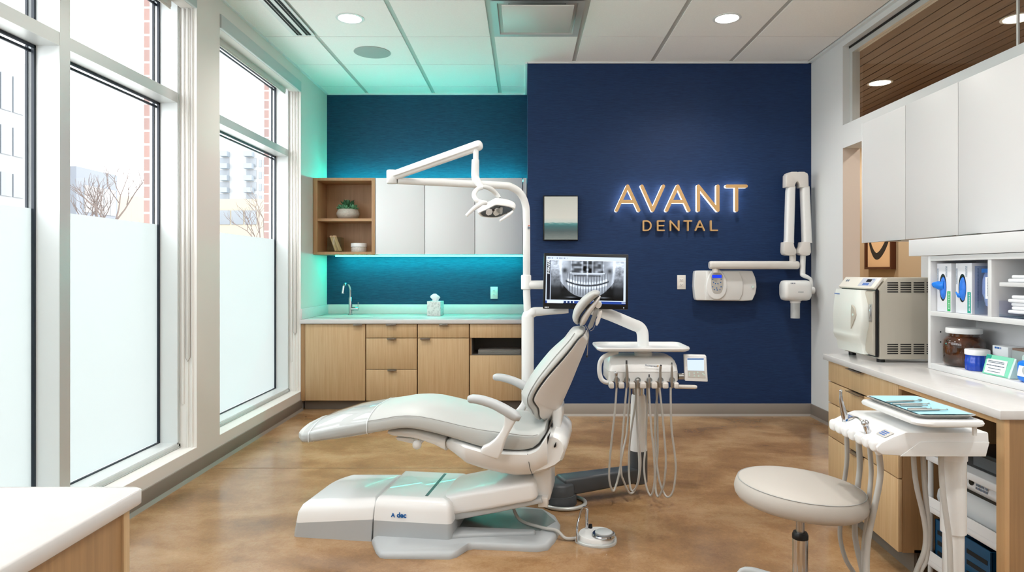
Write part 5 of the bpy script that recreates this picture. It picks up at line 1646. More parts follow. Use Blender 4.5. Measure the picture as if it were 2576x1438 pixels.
# drawer splits read at the far edge (x=1.77)
zs = [.882, .79, .655, .445, .107]
def zat(py, px=2082.6):      # height on the cabinet face for a pixel on its far edge
    return CZ - (py - VY) * 3.80 / F_
zs = [.882, zat(957), zat(1010), zat(1094), .107]
mb = MB()
for q in ((yA, yA + .018), (yB - .018, yB)):
    mb.hexa([(fxf(q[0]) + .02, q[0], .107), (2.24, q[0], .107), (2.24, q[1], .107), (fxf(q[1]) + .02, q[1], .107), (fxf(q[0]) + .02, q[0], .882), (2.24, q[0], .882), (2.24, q[1], .882), (fxf(q[1]) + .02, q[1], .882)])
mb.box(1.79, 2.24, yA, yB, .107, .12); mb.box(2.22, 2.24, yA, yB, .107, .88); mb.box(1.8, 2.24, yA, yB, .87, .882)
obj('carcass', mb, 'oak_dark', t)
for k in range(4):
    mb = MB(); facebox(mb, yA + .003, yB - .001, zs[k + 1] + .003, zs[k] - .003); d = obj('drawer', mb, 'oak', t)
    mb = MB(); y = 3.34; zz = zs[k] - .002
    if k != 2:
        mb.hexa([(fxf(y) - .03, y, zz - .003), (fxf(y) + .01, y, zz - .003), (fxf(y + .16) + .01, y + .16, zz - .003), (fxf(y + .16) - .03, y + .16, zz - .003), (fxf(y) - .03, y, zz), (fxf(y) + .01, y, zz), (fxf(y + .16) + .01, y + .16, zz), (fxf(y + .16) - .03, y + .16, zz)])
        obj('handle', mb, 'pull', d)
mb = MB(); mb.hexa([(1.80, yA + .02, 0), (1.815, yA + .02, 0), (1.855, yB, 0), (1.84, yB, 0), (1.80, yA + .02, .107), (1.815, yA + .02, .107), (1.855, yB, .107), (1.84, yB, .107)]); obj('toe_kick', mb, 'taupe', t)
t = thing('end_panel', 'vertical oak end panel closing the near end of the right counter', 'panel', (1.95, 2.29, 0))
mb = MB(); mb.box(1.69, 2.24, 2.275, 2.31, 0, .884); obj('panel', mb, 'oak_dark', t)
mb = MB(); mb.box(1.672, 1.69, 2.272, 2.312, 0, .884, .001); obj('edge_band', mb, 'oak_edge', t)
mb = MB(); facebox(mb, 2.312, yA - .002, .862, .884, .02, 0); obj('counter_rail', mb, 'oak_edge', None, 'thin oak rail under the counter edge above the knee space', 'rail')
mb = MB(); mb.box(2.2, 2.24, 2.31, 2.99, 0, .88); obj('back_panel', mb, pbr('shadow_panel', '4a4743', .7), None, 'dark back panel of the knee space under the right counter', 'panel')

# cart in the knee space
t = thing('utility_cart', 'white shelved utility cart parked in the knee space', 'cart', (1.95, 2.6, 0))
mb = MB()
for z in (.12, .36, .585): mb.box(1.80, 2.17, 2.33, 2.93, z - .03, z, .004)
obj('shelf', mb, 'cart', t)
for (x, y) in ((1.815, 2.345), (1.815, 2.915), (2.155, 2.345), (2.155, 2.915)):
    mb = MB(); mb.cyl((x, y, .03), (x, y, .585), .011, .011, 12); obj('post', mb, 'cart_d', t)
    mb = MB(); mb.cyl((x - .012, y, .026), (x + .012, y, .026), .026, .026, 16); obj('caster', mb, 'black', t)
mb = MB(); mb.box(1.798, 1.802, 2.34, 2.92, .36, .40); mb.box(1.798, 1.802, 2.34, 2.92, .12, .16); obj('shelf_lip', mb, 'cart', t)
t = thing('printer', 'light grey desktop device with a small dark logo on the cart', 'device', (1.98, 2.6, .36))
mb = MB()
pr = [(1.84, .362), (1.83, .40), (1.835, .43), (1.87, .47), (1.86, .475), (1.845, .50), (1.86, .545), (2.14, .545), (2.14, .362)]
mb.prism([(x, 2.36, z) for x, z in pr[:4] + [(2.14, .47), (2.14, .362)]], (0, .54, 0), .006, 2); obj('lower_body', mb, 'cart_d', t)
mb = MB(); mb.prism([(1.86, 2.38, .488), (1.842, 2.38, .51), (1.852, 2.38, .552), (2.13, 2.38, .552), (2.13, 2.38, .488)], (0, .5, 0), .006, 2); lid = obj('upper_body', mb, 'cart', t)
mb = MB(); mb.box(1.87, 2.12, 2.39, 2.87, .47, .49); obj('paper_gap', mb, 'black', t)
mb = dashes(frame_mat((1.8415, 2.66, .535), (0, -1, 0), (.1, 0, 1)), 2, .009, .004, .07, 12); obj('logo', mb, 'ink', lid)
mb = MB(); mb.cyl((1.845, 2.69, .53), (1.84, 2.69, .53), .012, .012, 14); obj('mark', mb, 'black', lid)
for k, y in enumerate((2.36, 2.55, 2.74)):
    t = thing('storage_bin', ('dark blue slotted bin on the lowest cart shelf, nearest the end panel', 'dark blue slotted bin in the middle of the lowest cart shelf', 'dark blue slotted bin on the lowest cart shelf, nearest the drawers')[k], 'bin', (1.9, y + .08, .12), group='blue bins on the cart')
    mb = MB()
    mb.box(1.825, 2.1, y, y + .16, .121, .13); mb.box(1.825, 1.832, y, y + .16, .121, .30, .002); mb.box(2.09, 2.1, y, y + .16, .121, .30); mb.box(1.825, 2.1, y, y + .006, .121, .30); mb.box(1.825, 2.1, y + .154, y + .16, .121, .30)
    obj('tub', mb, 'crate', t)
    mb = MB()
    for j in range(3): mb.box(1.823, 1.826, y + .02, y + .14, .15 + j * .045, .168 + j * .045)
    obj('slot', mb, 'black_m', t)
t = thing('computer_case', 'black computer box with grey top on the cart', 'computer', (2.0, 2.55, .585))
mb = MB(); mb.box(1.86, 2.14, 2.36, 2.80, .586, .66, .006); obj('case', mb, 'black', t)
mb = MB(); mb.box(1.858, 1.861, 2.4, 2.7, .60, .645); obj('front_bezel', mb, 'dark_pl', t)

# ================================================================ hutch
XH = 2.01
t = thing('storage_hutch', 'white open storage hutch standing on the right counter', 'shelf unit', (2.12, 2.7, ZT))
Y0h, Y1h = 2.28, 3.25
for ya_ in (Y1h - .02, Y0h):
    mb = MB(); mb.box(XH, XH + .235, ya_, ya_ + .02, ZT + .001, 1.476, .001); obj('side_panel', mb, 'hutch', t)
mb = MB(); mb.box(XH, XH + .235, Y0h + .02, Y1h - .02, ZT + .001, .947, .001); obj('bottom_board', mb, 'hutch', t)
mb = MB(); mb.box(XH, XH + .225, Y0h + .02, Y1h - .02, 1.181, 1.203, .001); obj('shelf_board', mb, 'hutch', t)
mb = MB(); mb.box(XH, XH + .225, Y0h + .02, Y1h - .02, 1.451, 1.476, .001); obj('top_board', mb, 'hutch', t)
mb = MB(); mb.box(XH + .003, XH + .225, 2.812, 2.835, 1.203, 1.451, .001); obj('divider', mb, 'hutch', t)
mb = MB(); mb.box(XH + .225, XH + .235, Y0h + .02, Y1h - .02, .947, 1.451); obj('back_panel', mb, 'lacquer', t)
mb = MB()
for z in (1.05, 1.10): mb.cyl((XH + .05, Y1h - .0195, z), (XH + .05, Y1h - .0212, z), .0035, .0035, 10)
obj('peg_hole', mb, 'black_m', t)
t = thing('light_valance', 'long white valance box directly above the open hutch', 'valance', (2.3, 2.8, 1.48))
mb = MB(); mb.box(2.0, 2.7, 2.2, 3.395, 1.478, 1.562, .001); obj('box', mb, 'hutch', t)

# items
def cbox(mb, x0, x1, y0, y1, z0, z1, **k): return mb.box(x0, x1, y0, y1, z0, z1, **k)
zS = 1.204
def glove_box(y0, y1, label, lab, pull):
    x0 = XH + .028
    t = thing('glove_box', label, 'box', (x0 + .04, (y0 + y1) / 2, zS), group='glove boxes on the hutch shelf')
    mb = MB(); mb.box(x0, x0 + .085, y0, y1, zS, zS + .234, .001); obj('carton', mb, 'glovebox', t)
    cy, cz = (y0 + y1) / 2 + .008, zS + .118
    mb = MB(); mb.loft([[V((x0 - h, cy + .026 * math.cos(a), cz + .066 * math.sin(a))) for a in [2 * pi * j / 30 for j in range(30)]] for h in (0, .0012)]); obj('opening', mb, 'black', t)
    mb = MB(); rd = random.Random(int(y0 * 100))
    mb.loft([[V((x0 - h, cy - .004 + k * .021 * math.cos(a), cz - .004 + k * .055 * math.sin(a))) for a in [2 * pi * j / 24 for j in range(24)]] for h, k in ((.001, 1), (.006, .88), (.010, .5))]); mb.sphere((x0 - .004, cy - .004, cz - .025), .016, (.5, 1, 1.5), 12); mb.sphere((x0 - .003, cy - .006, cz + .03), .014, (.5, 1, 1.3), 12); g = obj('glove', mb, 'glove', t)
    mb = MB()
    if pull: mb.tube([(x0, cy - .015, cz + .01), (x0 - .012, cy + .012, cz + .008), (x0 - .02, cy + .035, cz + .012), (x0 - .018, cy + .05, cz + .02)], [.022, .02, .014, .006], 16, 5, flat=.7)
    else: mb.tube([(x0, cy, cz - .03), (x0 - .008, cy + .01, cz - .035), (x0 - .012, cy + .028, cz - .022)], [.015, .011, .004], 14, 5, flat=.6)
    for i_, p_ in enumerate(mb.v): mb.v[i_] = p_ + V((0, .006 * (vn(p_.z * 90, p_.y * 70) - .5), .010 * (vn(p_.y * 110 + 4, p_.z * 60) - .5)))
    obj('finger', mb, 'wipe', g, sharp=80)
    mb = MB(); mb.box(x0 - .001, x0, y0 + .006, y0 + .028, zS + .004, zS + .1); obj('colour_label', mb, lab, t)
    mb = dashes(frame_mat((x0 - .0012, y0 + .012, zS + .094), (0, 0, -1), (0, -1, 0)), 1, .0055, .003, .08, 3); obj('label_print', mb, 'paper', t)
    mb = dashes(frame_mat((x0 - .0008, y1 - .012, zS + .21), (0, 0, -1), (0, -1, 0)), 2, .0028, .003, .075, 5); mb2 = dashes(frame_mat((x0 - .0008, y0 + .03, zS + .22), (0, 0, -1), (0, -1, 0)), 2, .0034, .004, .05, 8); mb.add(mb2.v, mb2.f)
    mb2 = dashes(frame_mat((x0 + .03, y0 - .0008, zS + .21), (0, 0, -1), (1, 0, 0)), 1, .004, .003, .18, 9); mb.add(mb2.v, mb2.f)
    obj('print', mb, 'ink_soft', t)
glove_box(3.115, 3.222, 'glove box with green label and blue glove pulled well out, left end of shelf', 'green', True)
glove_box(2.972, 3.082, 'glove box with a teal label, second from the left on the shelf', 'teal_l', False)
x0 = XH + .03; y0, y1 = 2.85, 2.955
t = thing('acrylic_dispenser', 'clear acrylic dispenser with a crumpled blue glove pack beside the divider', 'dispenser', (x0, (y0 + y1) / 2, zS))
mb = MB()
for b in ((x0, x0 + .002, y0, y1), (x0 + .09, x0 + .092, y0, y1), (x0, x0 + .092, y0, y0 + .002), (x0, x0 + .092, y1 - .002, y1)): mb.box(b[0], b[1], b[2], b[3], zS, zS + .22)
obj('case', mb, 'acrylic', t)
mb = MB(); mb.box(x0 + .06, x0 + .085, y0 + .008, y1 - .008, zS + .01, zS + .21); obj('back_card', mb, pbr('lilac_card', '9b9fc4', .5), t)
mb = MB(); bm = bmesh.new(); bmesh.ops.create_icosphere(bm, subdivisions=3, radius=1)
for v in bm.verts:
    n = vn(v.co.x * 4 + 9, v.co.z * 4 + v.co.y * 3) * .35 + .8
    v.co = V((x0 + .032 + v.co.x * .022 * n, (y0 + y1) / 2 + .005 + v.co.y * .034 * n, zS + .12 + v.co.z * .085 * n))
mb.addbm(bm); obj('glove_pack', mb, pbr('pale_blue_film', 'a3b8e2', .2, bump=.6, bscale=90), t)
mb = MB(); mb.box(x0 - .001, x0, y0 + .004, y0 + .036, zS + .075, zS + .17); obj('paper_tag', mb, 'paper', t)
mb = MB(); mb.box(x0 - .0012, x0, y0 + .01, y0 + .06, zS + .19, zS + .208); obj('blue_tag', mb, 'ink_b', t)
mb = dashes(frame_mat((x0 - .0016, y0 + .012, zS + .165), (0, 0, -1), (0, -1, 0)), 2, .004, .003, .08, 15); obj('print', mb, 'ink', t)

# right compartment : trays of folded paper
for k, (z, n, lab) in enumerate(((1.335, 2, 'thin white letter tray with folded sheets, upper of the two in the right compartment'), (1.205, 5, 'clear tray stacked with folded white towels at the shelf bottom'))):
    t = thing('paper_tray', lab, 'tray', (2.1, 2.6, z), group='paper trays in the right compartment')
    mb = MB(); mb.box(XH + .02, XH + .22, 2.32, 2.79, z, z + (.018 if k == 0 else .004), .003)
    if k: mb.box(XH + .02, XH + .024, 2.32, 2.79, z, z + .012); mb.box(XH + .02, XH + .22, 2.786, 2.79, z, z + .07)
    obj('tray', mb, 'hutch' if k == 0 else 'acrylic', t)
    for j in range(n):
        zz = z + (.019 if k == 0 else .018) + j * .0155
        mb = MB(); mb.box(XH + .03 + .004 * ((j * 7) % 3), XH + .21, 2.33, 2.755 - .008 * ((j * 5) % 3), zz, zz + .0145, .005); obj('folded_sheet', mb, 'paper', t)
mb = MB(); mb.box(XH + .2, XH + .22, 2.34, 2.36, 1.21, 1.335)

zb = .948
t = thing('glass_jar', 'large brown amber glass jar with wide white lid on the lower hutch shelf', 'jar', (2.105, 3.125, zb))
c = V((2.105, 3.125, zb))
m, nt, out = new_mat('amber_jar')
b = N(nt, 'BsdfPrincipled', Roughness=.06); b.inputs['Coat Weight'].default_value = .6
tc = N(nt, 'TexCoord'); no = N(nt, 'TexNoise', Scale=14.0, Detail=4.0); r = N(nt, 'ValToRGB'); r.color_ramp.elements[0].position = .35; r.color_ramp.elements[0].color = lin('1c0d05'); r.color_ramp.elements[1].position = .75; r.color_ramp.elements[1].color = lin('5e2f10')
nt.links.new(tc.outputs['Object'], no.inputs['Vector']); nt.links.new(no.outputs['Fac'], r.inputs['Fac']); nt.links.new(r.outputs[0], b.inputs['Base Color']); nt.links.new(b.outputs[0], out.inputs[0])
mb = MB(); mb.lathe(c, [(.07, 0), (.082, .006), (.088, .02), (.089, .1), (.086, .122), (.072, .138), (.064, .142), (.064, .155)], 48); obj('jar', mb, m, t)
mb = MB(); mb.lathe(c, [(.074, .156), (.075, .158), (.075, .178), (.072, .182)], 48); obj('lid', mb, 'lidw', t)
t = thing('container', 'ribbed cobalt blue plastic tub with flat white lid in front of the amber jar', 'container', (2.07, 2.985, zb))
c = V((2.072, 2.985, zb))
mb = MB()
def flute(r, h): return [c + V((r * (1 + .02 * math.cos(16 * a)) * math.cos(a), r * (1 + .02 * math.cos(16 * a)) * math.sin(a), h)) for a in [2 * pi * k / 96 for k in range(96)]]
mb.loft([flute(.044, 0), flute(.047, .004), flute(.048, .045), flute(.046, .048), flute(.0455, .07)]); obj('tub', mb, 'blue', t, sharp=50)
mb = MB(); mb.lathe(c, [(.049, .071), (.0495, .073), (.0495, .092), (.047, .095)], 40); obj('lid', mb, 'lidw', t)
t = thing('small_box', 'small white carton with blue print leaning behind the blue tub', 'box', (2.15, 2.93, zb))
mb = MB(); mb.box(2.12, 2.2, 2.86, 2.955, zb, zb + .118, .001); obj('carton', mb, 'paper', t)
mb = dashes(frame_mat((2.1195, 2.94, zb + .113), (0, -1, 0), (0, 0, 1)), 1, .008, .002, .04, 2); obj('print', mb, 'ink_b', t)
t = thing('small_box', 'grey and brown flat carton behind the mint card holder', 'box', (2.17, 2.8, zb))
mb = MB(); mb.box(2.13, 2.22, 2.75, 2.85, zb, zb + .108, .001); obj('carton', mb, 'grey_pl', t)
mb = MB(); mb.box(2.131, 2.219, 2.751, 2.849, zb + .1085, zb + .118); obj('top_flap', mb, pbr('brown_card', '8a6f62', .6), t)
t = thing('card_holder', 'tilted mint green card holder with a printed white card', 'card holder', (2.05, 2.79, zb))
cm = frame_mat((2.03, 2.895, zb + .001), (.05, -1, 0), (.28, 0, 1))
mb = MB(); mb.box(0, .15, 0, .088, -.006, 0, .002, mat=cm); obj('backing', mb, 'mint', t)
mb = MB(); mb.box(.012, .125, .006, .07, .0005, .0015, mat=cm); obj('card', mb, 'paper', t)
mb = MB(); mb.box(.002, .03, .066, .085, .0005, .0015, mat=cm); obj('corner_label', mb, 'teal_l', t)
mm = cm @ Matrix.Translation((.02, .062, .0018)); mb = dashes(mm, 2, .003, .003, .09, 21); mm = cm @ Matrix.Translation((.016, .044, .0018)); d2 = dashes(mm, 1, .0045, .003, .1, 22); mb.add(d2.v, d2.f)
mm = cm @ Matrix.Translation((.03, .03, .0018)); d2 = dashes(mm, 2, .003, .010, .07, 23); mb.add(d2.v, d2.f); obj('print', mb, 'ink', t)
mb = MB(); mb.prism([V((2.032, 2.745, zb + .001)), V((2.075, 2.745, zb + .001)), V((2.062, 2.745, zb + .085))], (0, -.012, 0), .001); obj('side_wing', mb, 'mint_l', t)
t = thing('tissue_pack', 'pale mint soft pack lying behind the card holder', 'pack', (2.14, 2.66, zb))
mb = MB(); mb.box(2.08, 2.2, 2.61, 2.735, zb, zb + .105, .012, 3); obj('pack', mb, 'mint_l', t)
t = thing('wipes_tub', 'bright blue and white wipes canister at the right edge of the hutch', 'wipes', (2.06, 2.63, zb))
mb = MB(); mb.box(2.022, 2.07, 2.5, 2.69, zb, zb + .088, .02, 4); obj('tub', mb, 'wipe', t, sharp=60)
mb = MB(); mb.prism([(2.0212, 2.676, zb + .025), (2.0212, 2.665, zb + .068), (2.0212, 2.52, zb + .068), (2.0212, 2.52, zb + .022)], (-.0008, 0, 0)); obj('label', mb, 'paper', t)
mb = MB(); mb.cyl((2.0205, 2.63, zb + .05), (2.0195, 2.63, zb + .05), .018, .018, 20); obj('flap', mb, 'grey_pl', t)

# ================================================================ steriliser
t = thing('steriliser', 'beige and white benchtop steam steriliser with vented side on the counter', 'steriliser', (2.2, 3.64, ZT))
sx0, sx1, sy0, sy1, sz0, sz1 = 1.866, 2.62, 3.444, 3.83, .935, 1.365
mb = MB(); mb.prism([(sx0 + .012, sy0, sz0), (sx1, sy0, sz0), (sx1, sy0, sz1), (sx0 + .05, sy0, sz1), (sx0 + .0, sy0, sz1 - .06), (sx0 + .012, sy0, sz1 - .07)], (0, sy1 - sy0, 0), .003, 2); obj('housing', mb, 'ste', t, sharp=30)
mb = MB()
for gx0 in (2.0265, 2.126, 2.226, 2.326):
    for (zc0, nrow) in ((1.311, 5), (.989 + .068, 0)):
        pass
for yb_ in (711, 866):
    mb = MB()
    for i in range(5):
        px0_ = 2232 + i * 33
        for k in range(5):
            y_ = yb_ + k * 5.7
            a_, b_ = P(px0_, y_ - 1.4, sy0), P(px0_ + 27, y_ + 1.4, sy0)
            mb.box(a_.x, b_.x, sy0 - .0015, sy0 + .001, b_.z, a_.z, .0004, 1)
    obj('vent_slots', mb, 'black', t)
# door
DY0, DY1 = 3.46, 3.825
zd0, zdt = .95, 1.298
mb = MB(); rings = []
ny = 14
def dprof(z):      # bulge outwards
    s_ = (z - zd0) / (zdt - zd0)
    return .046 * math.sin(pi * min(1, max(0, .12 + .72 * s_))) + (-.012 if s_ < .2 else 0) + .007 * gau(s_ - .27, .035)
nz = 30
def wavy(z):
    s_ = (z - zd0) / (zdt - zd0)
    return DY0 + .055 + .018 * math.sin(s_ * 2 * pi * 1.1 + .6) + .02 * (1 - s_) - .02 + .03 * s_ ** 4
for j in range(nz + 1):
    z = zd0 + (zdt - zd0) * j / nz
    d_ = dprof(z); y0_ = wavy(z)
    rings.append([V((sx0 - .008, y0_, z)), V((sx0 - .022 - d_ * .6, y0_ + .003, z)), V((sx0 - .026 - d_ * .75, y0_ + .012, z))] + [V((sx0 - .026 - d_ * (.75 + .25 * math.sin(pi * q)), y0_ + .012 + (DY1 - y0_ - .02) * q, z)) for q in (.2, .4, .6, .8, 1)] + [V((sx0 - .008, DY1, z))])
mb.loft(rings); door = obj('door', mb, 'ste_door', t, sharp=60)
mb = MB(); mb.prism([(sx0 - .004, DY0, zd0), (sx0 - .02, DY0, zd0 + .02), (sx0 - .02, DY0, zdt - .01), (sx0 - .004, DY0, zdt)], (0, .09, 0), .002); obj('door_edge', mb, 'ste', t)
mb = MB(); mb.box(sx0 - .004, sx0 + .006, DY0 - .01, DY0 + .37, zd0 - .005, zdt + .008); obj('door_gap', mb, 'black', t)
mb = MB(); mb.box(sx0 - .024, sx0 - .019, DY0 + .004, DY0 + .035, 1.13, 1.225, .001); l_ = obj('latch_plate', mb, 'steel', t)
mb = MB(); mb.box(sx0 - .03, sx0 - .024, DY0 + .008, DY0 + .016, 1.16, 1.2, .001); mb.cyl((sx0 - .03, DY0 + .012, 1.14), (sx0 - .024, DY0 + .012, 1.14), .004); mb.cyl((sx0 - .03, DY0 + .012, 1.215), (sx0 - .024, DY0 + .012, 1.215), .004); obj('latch', mb, 'chrome', l_)
mb = MB(); zc_ = 1.19
gp_ = []
for a_, b_ in ((2142, 766), (2141, 785), (2141, 805), (2140.5, 826), (2145, 815), (2150, 802), (2152, 792), (2150, 780), (2147, 772)):
    X_ = sx0 - .0705; Y_ = X_ * F_ / (a_ - VX); gp_.append(V((X_, Y_, CZ - (b_ - VY) * Y_ / F_)))
mb.loft([[p - V((h, 0, 0)) for p in gp_] for h in (-.006, .002)]); obj('door_grip', mb, 'ste', door)
mb = MB(); X_ = sx0 - .0715; Y_ = X_ * F_ / (2146 - VX); mb.cyl((X_, Y_, CZ - (791 - VY) * Y_ / F_), (X_ - .003, Y_, CZ - (791 - VY) * Y_ / F_), .006, .006, 14); obj('grip_button', mb, 'mint_l', door)
mb = dashes(frame_mat((sx0 - .0605, 3.80, 1.275), (0, -1, 0), (0, 0, 1)), 1, .007, .002, .06, 31); obj('logo', mb, 'ink_b', door)
pm = frame_mat((sx0 - .012, sy1, sz1 - .058), (0, -1, 0), (.78, 0, 1))
mb = MB(); mb.box(0, .386, -.004, .068, -.004, .012, .003, mat=pm); cp = obj('control_panel', mb, 'ste_top', t)
mb = MB(); mb.box(.21, .35, .006, .06, .012, .013, mat=pm); kp = obj('keypad', mb, pbr('keypad_lilac', 'b4b8c4', .4), cp)
mb = MB(); mb.box(.265, .315, .034, .053, .013, .0135, mat=pm); obj('display', mb, 'black', kp)
mb = MB()
for k in range(5): mb.box(.25 + k * .013, .259 + k * .013, .012, .027, .013, .0135, mat=pm)
mb.box(.325, .332, .048, .055, .013, .0135, mat=pm)
obj('button', mb, 'ink_b', kp)
mb = dashes(pm @ Matrix.Translation((.04, .048, .0122)), 1, .014, .004, .035, 33); obj('logo', mb, 'ink', cp)
mb = MB()
for (x, y) in ((1.9, 3.48), (1.9, 3.78), (2.5, 3.48), (2.5, 3.78)): mb.cyl((x, y, ZT), (x, y, .936), .02, .02, 16)
obj('foot', mb, 'black', t)

# ================================================================ right wall cabinets
XC = 2.3
ztopc, zbotc = 2.405, 1.592
ys = [4.45, 3.94, 3.46, 2.96, 2.46]
for k, nm in enumerate(('tall white wall cabinet door at the far left end of the right-hand run', 'tall white wall cabinet, second from the far end, above the steriliser', 'tall white wall cabinet, third from the far end, above the glove boxes', 'tall white wall cabinet nearest the viewpoint, at the right picture edge')):
    t = thing('wall_cabinet', nm, 'cabinet', ((XC + XR) / 2, (ys[k] + ys[k + 1]) / 2, zbotc), group='white wall cabinets on the right wall')
    mb = MB(); mb.box(XC + .022, XR - .002, ys[k + 1] + .001, ys[k] - .001, zbotc + .01, ztopc); obj('carcass', mb, 'lacquer_r', t)
    mb = MB(); mb.box(XC, XC + .02, ys[k + 1] + .0025, ys[k] - .0025 - (.0 if k else .012), zbotc, ztopc - .002, .0012); d = obj('door', mb, 'lacquer_r', t)
    if k == 0:
        mb = MB(); mb.box(XC, XC + .022, ys[k] - .012, ys[k], zbotc, ztopc, .001); obj('edge_panel', mb, 'hutch', t)
    mb = MB(); a = {0: ys[1] + .06, 1: ys[2] + .03, 2: ys[2] - .16, 3: ys[3] - .16}[k]; mb.box(XC - .012, XC + .01, a, a + .13, zbotc - .004, zbotc - .001); obj('handle', mb, 'pull', d)

# corridor artwork
t = thing('framed_picture', 'brown framed ink brush drawing on the tan corridor wall', 'picture', (4.45, 7.9, 1.45))
YY = lambda px, X=4.47: X * F_ / (px - VX)
ya_, yb_ = YY(2248), YY(2180)
mb = MB(); 
for b in ((ya_, yb_, 1.425, 1.455), (ya_, yb_, 2.17, 2.2), (ya_, ya_ + .03, 1.455, 2.17), (yb_ - .03, yb_, 1.455, 2.17)): mb.box(4.44, 4.499, *b)
obj('frame', mb, 'frame_br', t)
mb = MB(); mb.box(4.47, 4.498, ya_ + .03, yb_ - .03, 1.455, 2.17); obj('mat_board', mb, pbr('art_paper', 'd8b48a', .7), t)
mb = MB(); ym = (ya_ + yb_) / 2 + .02
mb.tube([(4.469, ym + .24, 1.98), (4.469, ym + .2, 1.75), (4.469, ym + .1, 1.61), (4.469, ym + .0, 1.6), (4.469, ym - .13, 1.7), (4.469, ym - .22, 1.85), (4.469, ym - .15, 2.0), (4.469, ym + .1, 2.05)], [.012, .025, .04, .045, .04, .03, .03, .01], 10, 6)
for i, p in enumerate(mb.v): mb.v[i] = V((4.4695 + (p.x - 4.469) * .02, p.y, p.z))
obj('brush_stroke', mb, pbr('sumi_ink', '24211e', .6), t)

# ================================================================ assistant unit (right foreground)
t = thing('delivery_unit', 'white instrument unit on a round column in front of the right counter', 'delivery unit', (1.46, 2.25, 0))
yn, yf = 2.12, 2.46
prf = [(1.165, .803), (1.152, .812), (1.146, .828), (1.160, .842), (1.200, .862), (1.241, .8765), (1.509, .8765), (1.511, .84), (1.497, .80), (1.22, .80)]
mb = MB(); mb.prism([(x, yn, z) for x, z in prf], (0, yf - yn, 0), .005, 2); obj('housing', mb, 'plastic_b', t, sharp=40)
mb = MB(); mb.prism([(1.22, yn - .002, .7985), (1.285, yn - .002, .8455), (1.5105, yn - .002, .8455), (1.4985, yn - .002, .7985)], (0, .004, 0), .001); obj('side_skirt', mb, 'plastic', t)
mb = MB()
for k in range(7):
    y = yn + .028 + k * .0475
    x = 1.146
    mb.box(x - .006, x + .05, y - .0195, y + .0195, .806, .848, .014, 4)
obj('holder_lobe', mb, 'plastic_b', t, sharp=60)
for (y, nm) in ((2.165, 0), (2.405, 1)):
    mp_ = frame_mat((1.172, y - .03 * 0, .8505), (0, -1, 0), (.9, 0, .42))
    mp_ = frame_mat((1.181, y + .0, .8545), (0, -1, 0), (1, 0, .46))
    mb = MB(); mb.box(-.028, .028, -.0, .034, .0005, .0015, .0004, mat=mp_); st = obj('sticker', mb, 'ind', t)
    mb = dashes(mp_ @ Matrix.Translation((-.019, .027, .0016)), 3, .0048, .0032, .034, 40 + nm); obj('print', mb, 'ink_b', st)
ztr = .905
def trayring(i, z, r=.05):
    o = rrect(1.243 + i, 1.465 - i, 2.055 + i, 2.43 - i, [r, .03, .03, .03], 8)
    return [V((x, y, z)) for x, y in o]
mb = MB(); mb.loft([trayring(.012, ztr), trayring(.002, ztr + .005), trayring(0, ztr + .012), trayring(.003, ztr + .019), trayring(.012, ztr + .021)]); obj('tray_holder', mb, 'plastic', t, sharp=40)
mb = MB(); mb.cyl((1.38, 2.28, .876), (1.38, 2.28, .906), .03, .03, 20); mb.box(1.43, 1.44, 2.075, 2.085, .876, .906); obj('tray_post', mb, 'plastic', t)
mb = MB(); mb.tube([(1.466, 2.23, .0), (1.466, 2.23, zt(1337, 2.23))], .0325, 30); obj('column', mb, 'plastic', t)
mb = MB(); mb.tube([(1.466, 2.23, zt(1337, 2.23)), (1.466, 2.23, .79)], .039, 32); obj('sleeve', mb, 'plastic', t)
mb = MB(); mb.tube([(1.466, 2.23, .758), (1.466, 2.23, .80)], .042, 32); mb.box(1.36, 1.46, 2.2, 2.3, .775, .80, .006); obj('collar', mb, 'plastic_b', t)
mb = MB(); mb.lathe((1.466, 2.23, 0), [(.048, 0), (.048, .012), (.034, .03)], 36); obj('floor_base', mb, 'dark_pl', t)

t = thing('instrument_tray', 'steel instrument tray lined with blue paper on the right unit', 'tray', (1.35, 2.24, ztr + .021))
mb = MB(); o_ = []
def tr2(i, z): return [V((x, y, z)) for x, y in rrect(1.262 + i, 1.452 - i, 2.085 + i, 2.42 - i, [.03] * 4, 6)]
z0 = ztr + .0215
mb.loft([tr2(.012, z0), tr2(.002, z0 + .01), tr2(-.003, z0 + .0115), tr2(-.003, z0 + .0125), tr2(.003, z0 + .0125), tr2(.012, z0 + .003)]); obj('pan', mb, 'pan', t)
mb = MB()
g_n = 14
vs, fs = [], []
for i in range(g_n + 1):
    for j in range(g_n + 1):
        x = 1.272 + .172 * i / g_n; y = 2.10 + .308 * j / g_n
        e_ = max(abs(i / g_n - .5), abs(j / g_n - .5)) * 2
        z = z0 + .0036 + .0095 * max(0, (e_ - .8) / .2) + .0015 * vn(i * .7, j * .9)
        vs.append(V((x, y, z)))
for i in range(g_n):
    for j in range(g_n):
        a = i * (g_n + 1) + j; fs.append((a, a + g_n + 1, a + g_n + 2, a + 1))
top = len(vs)
mb.add(vs, fs); mb.add([p - V((0, 0, .0006)) for p in vs], [f[::-1] for f in fs]); obj('paper_liner', mb, 'bib', t, sharp=60)
zi = z0 + .0085
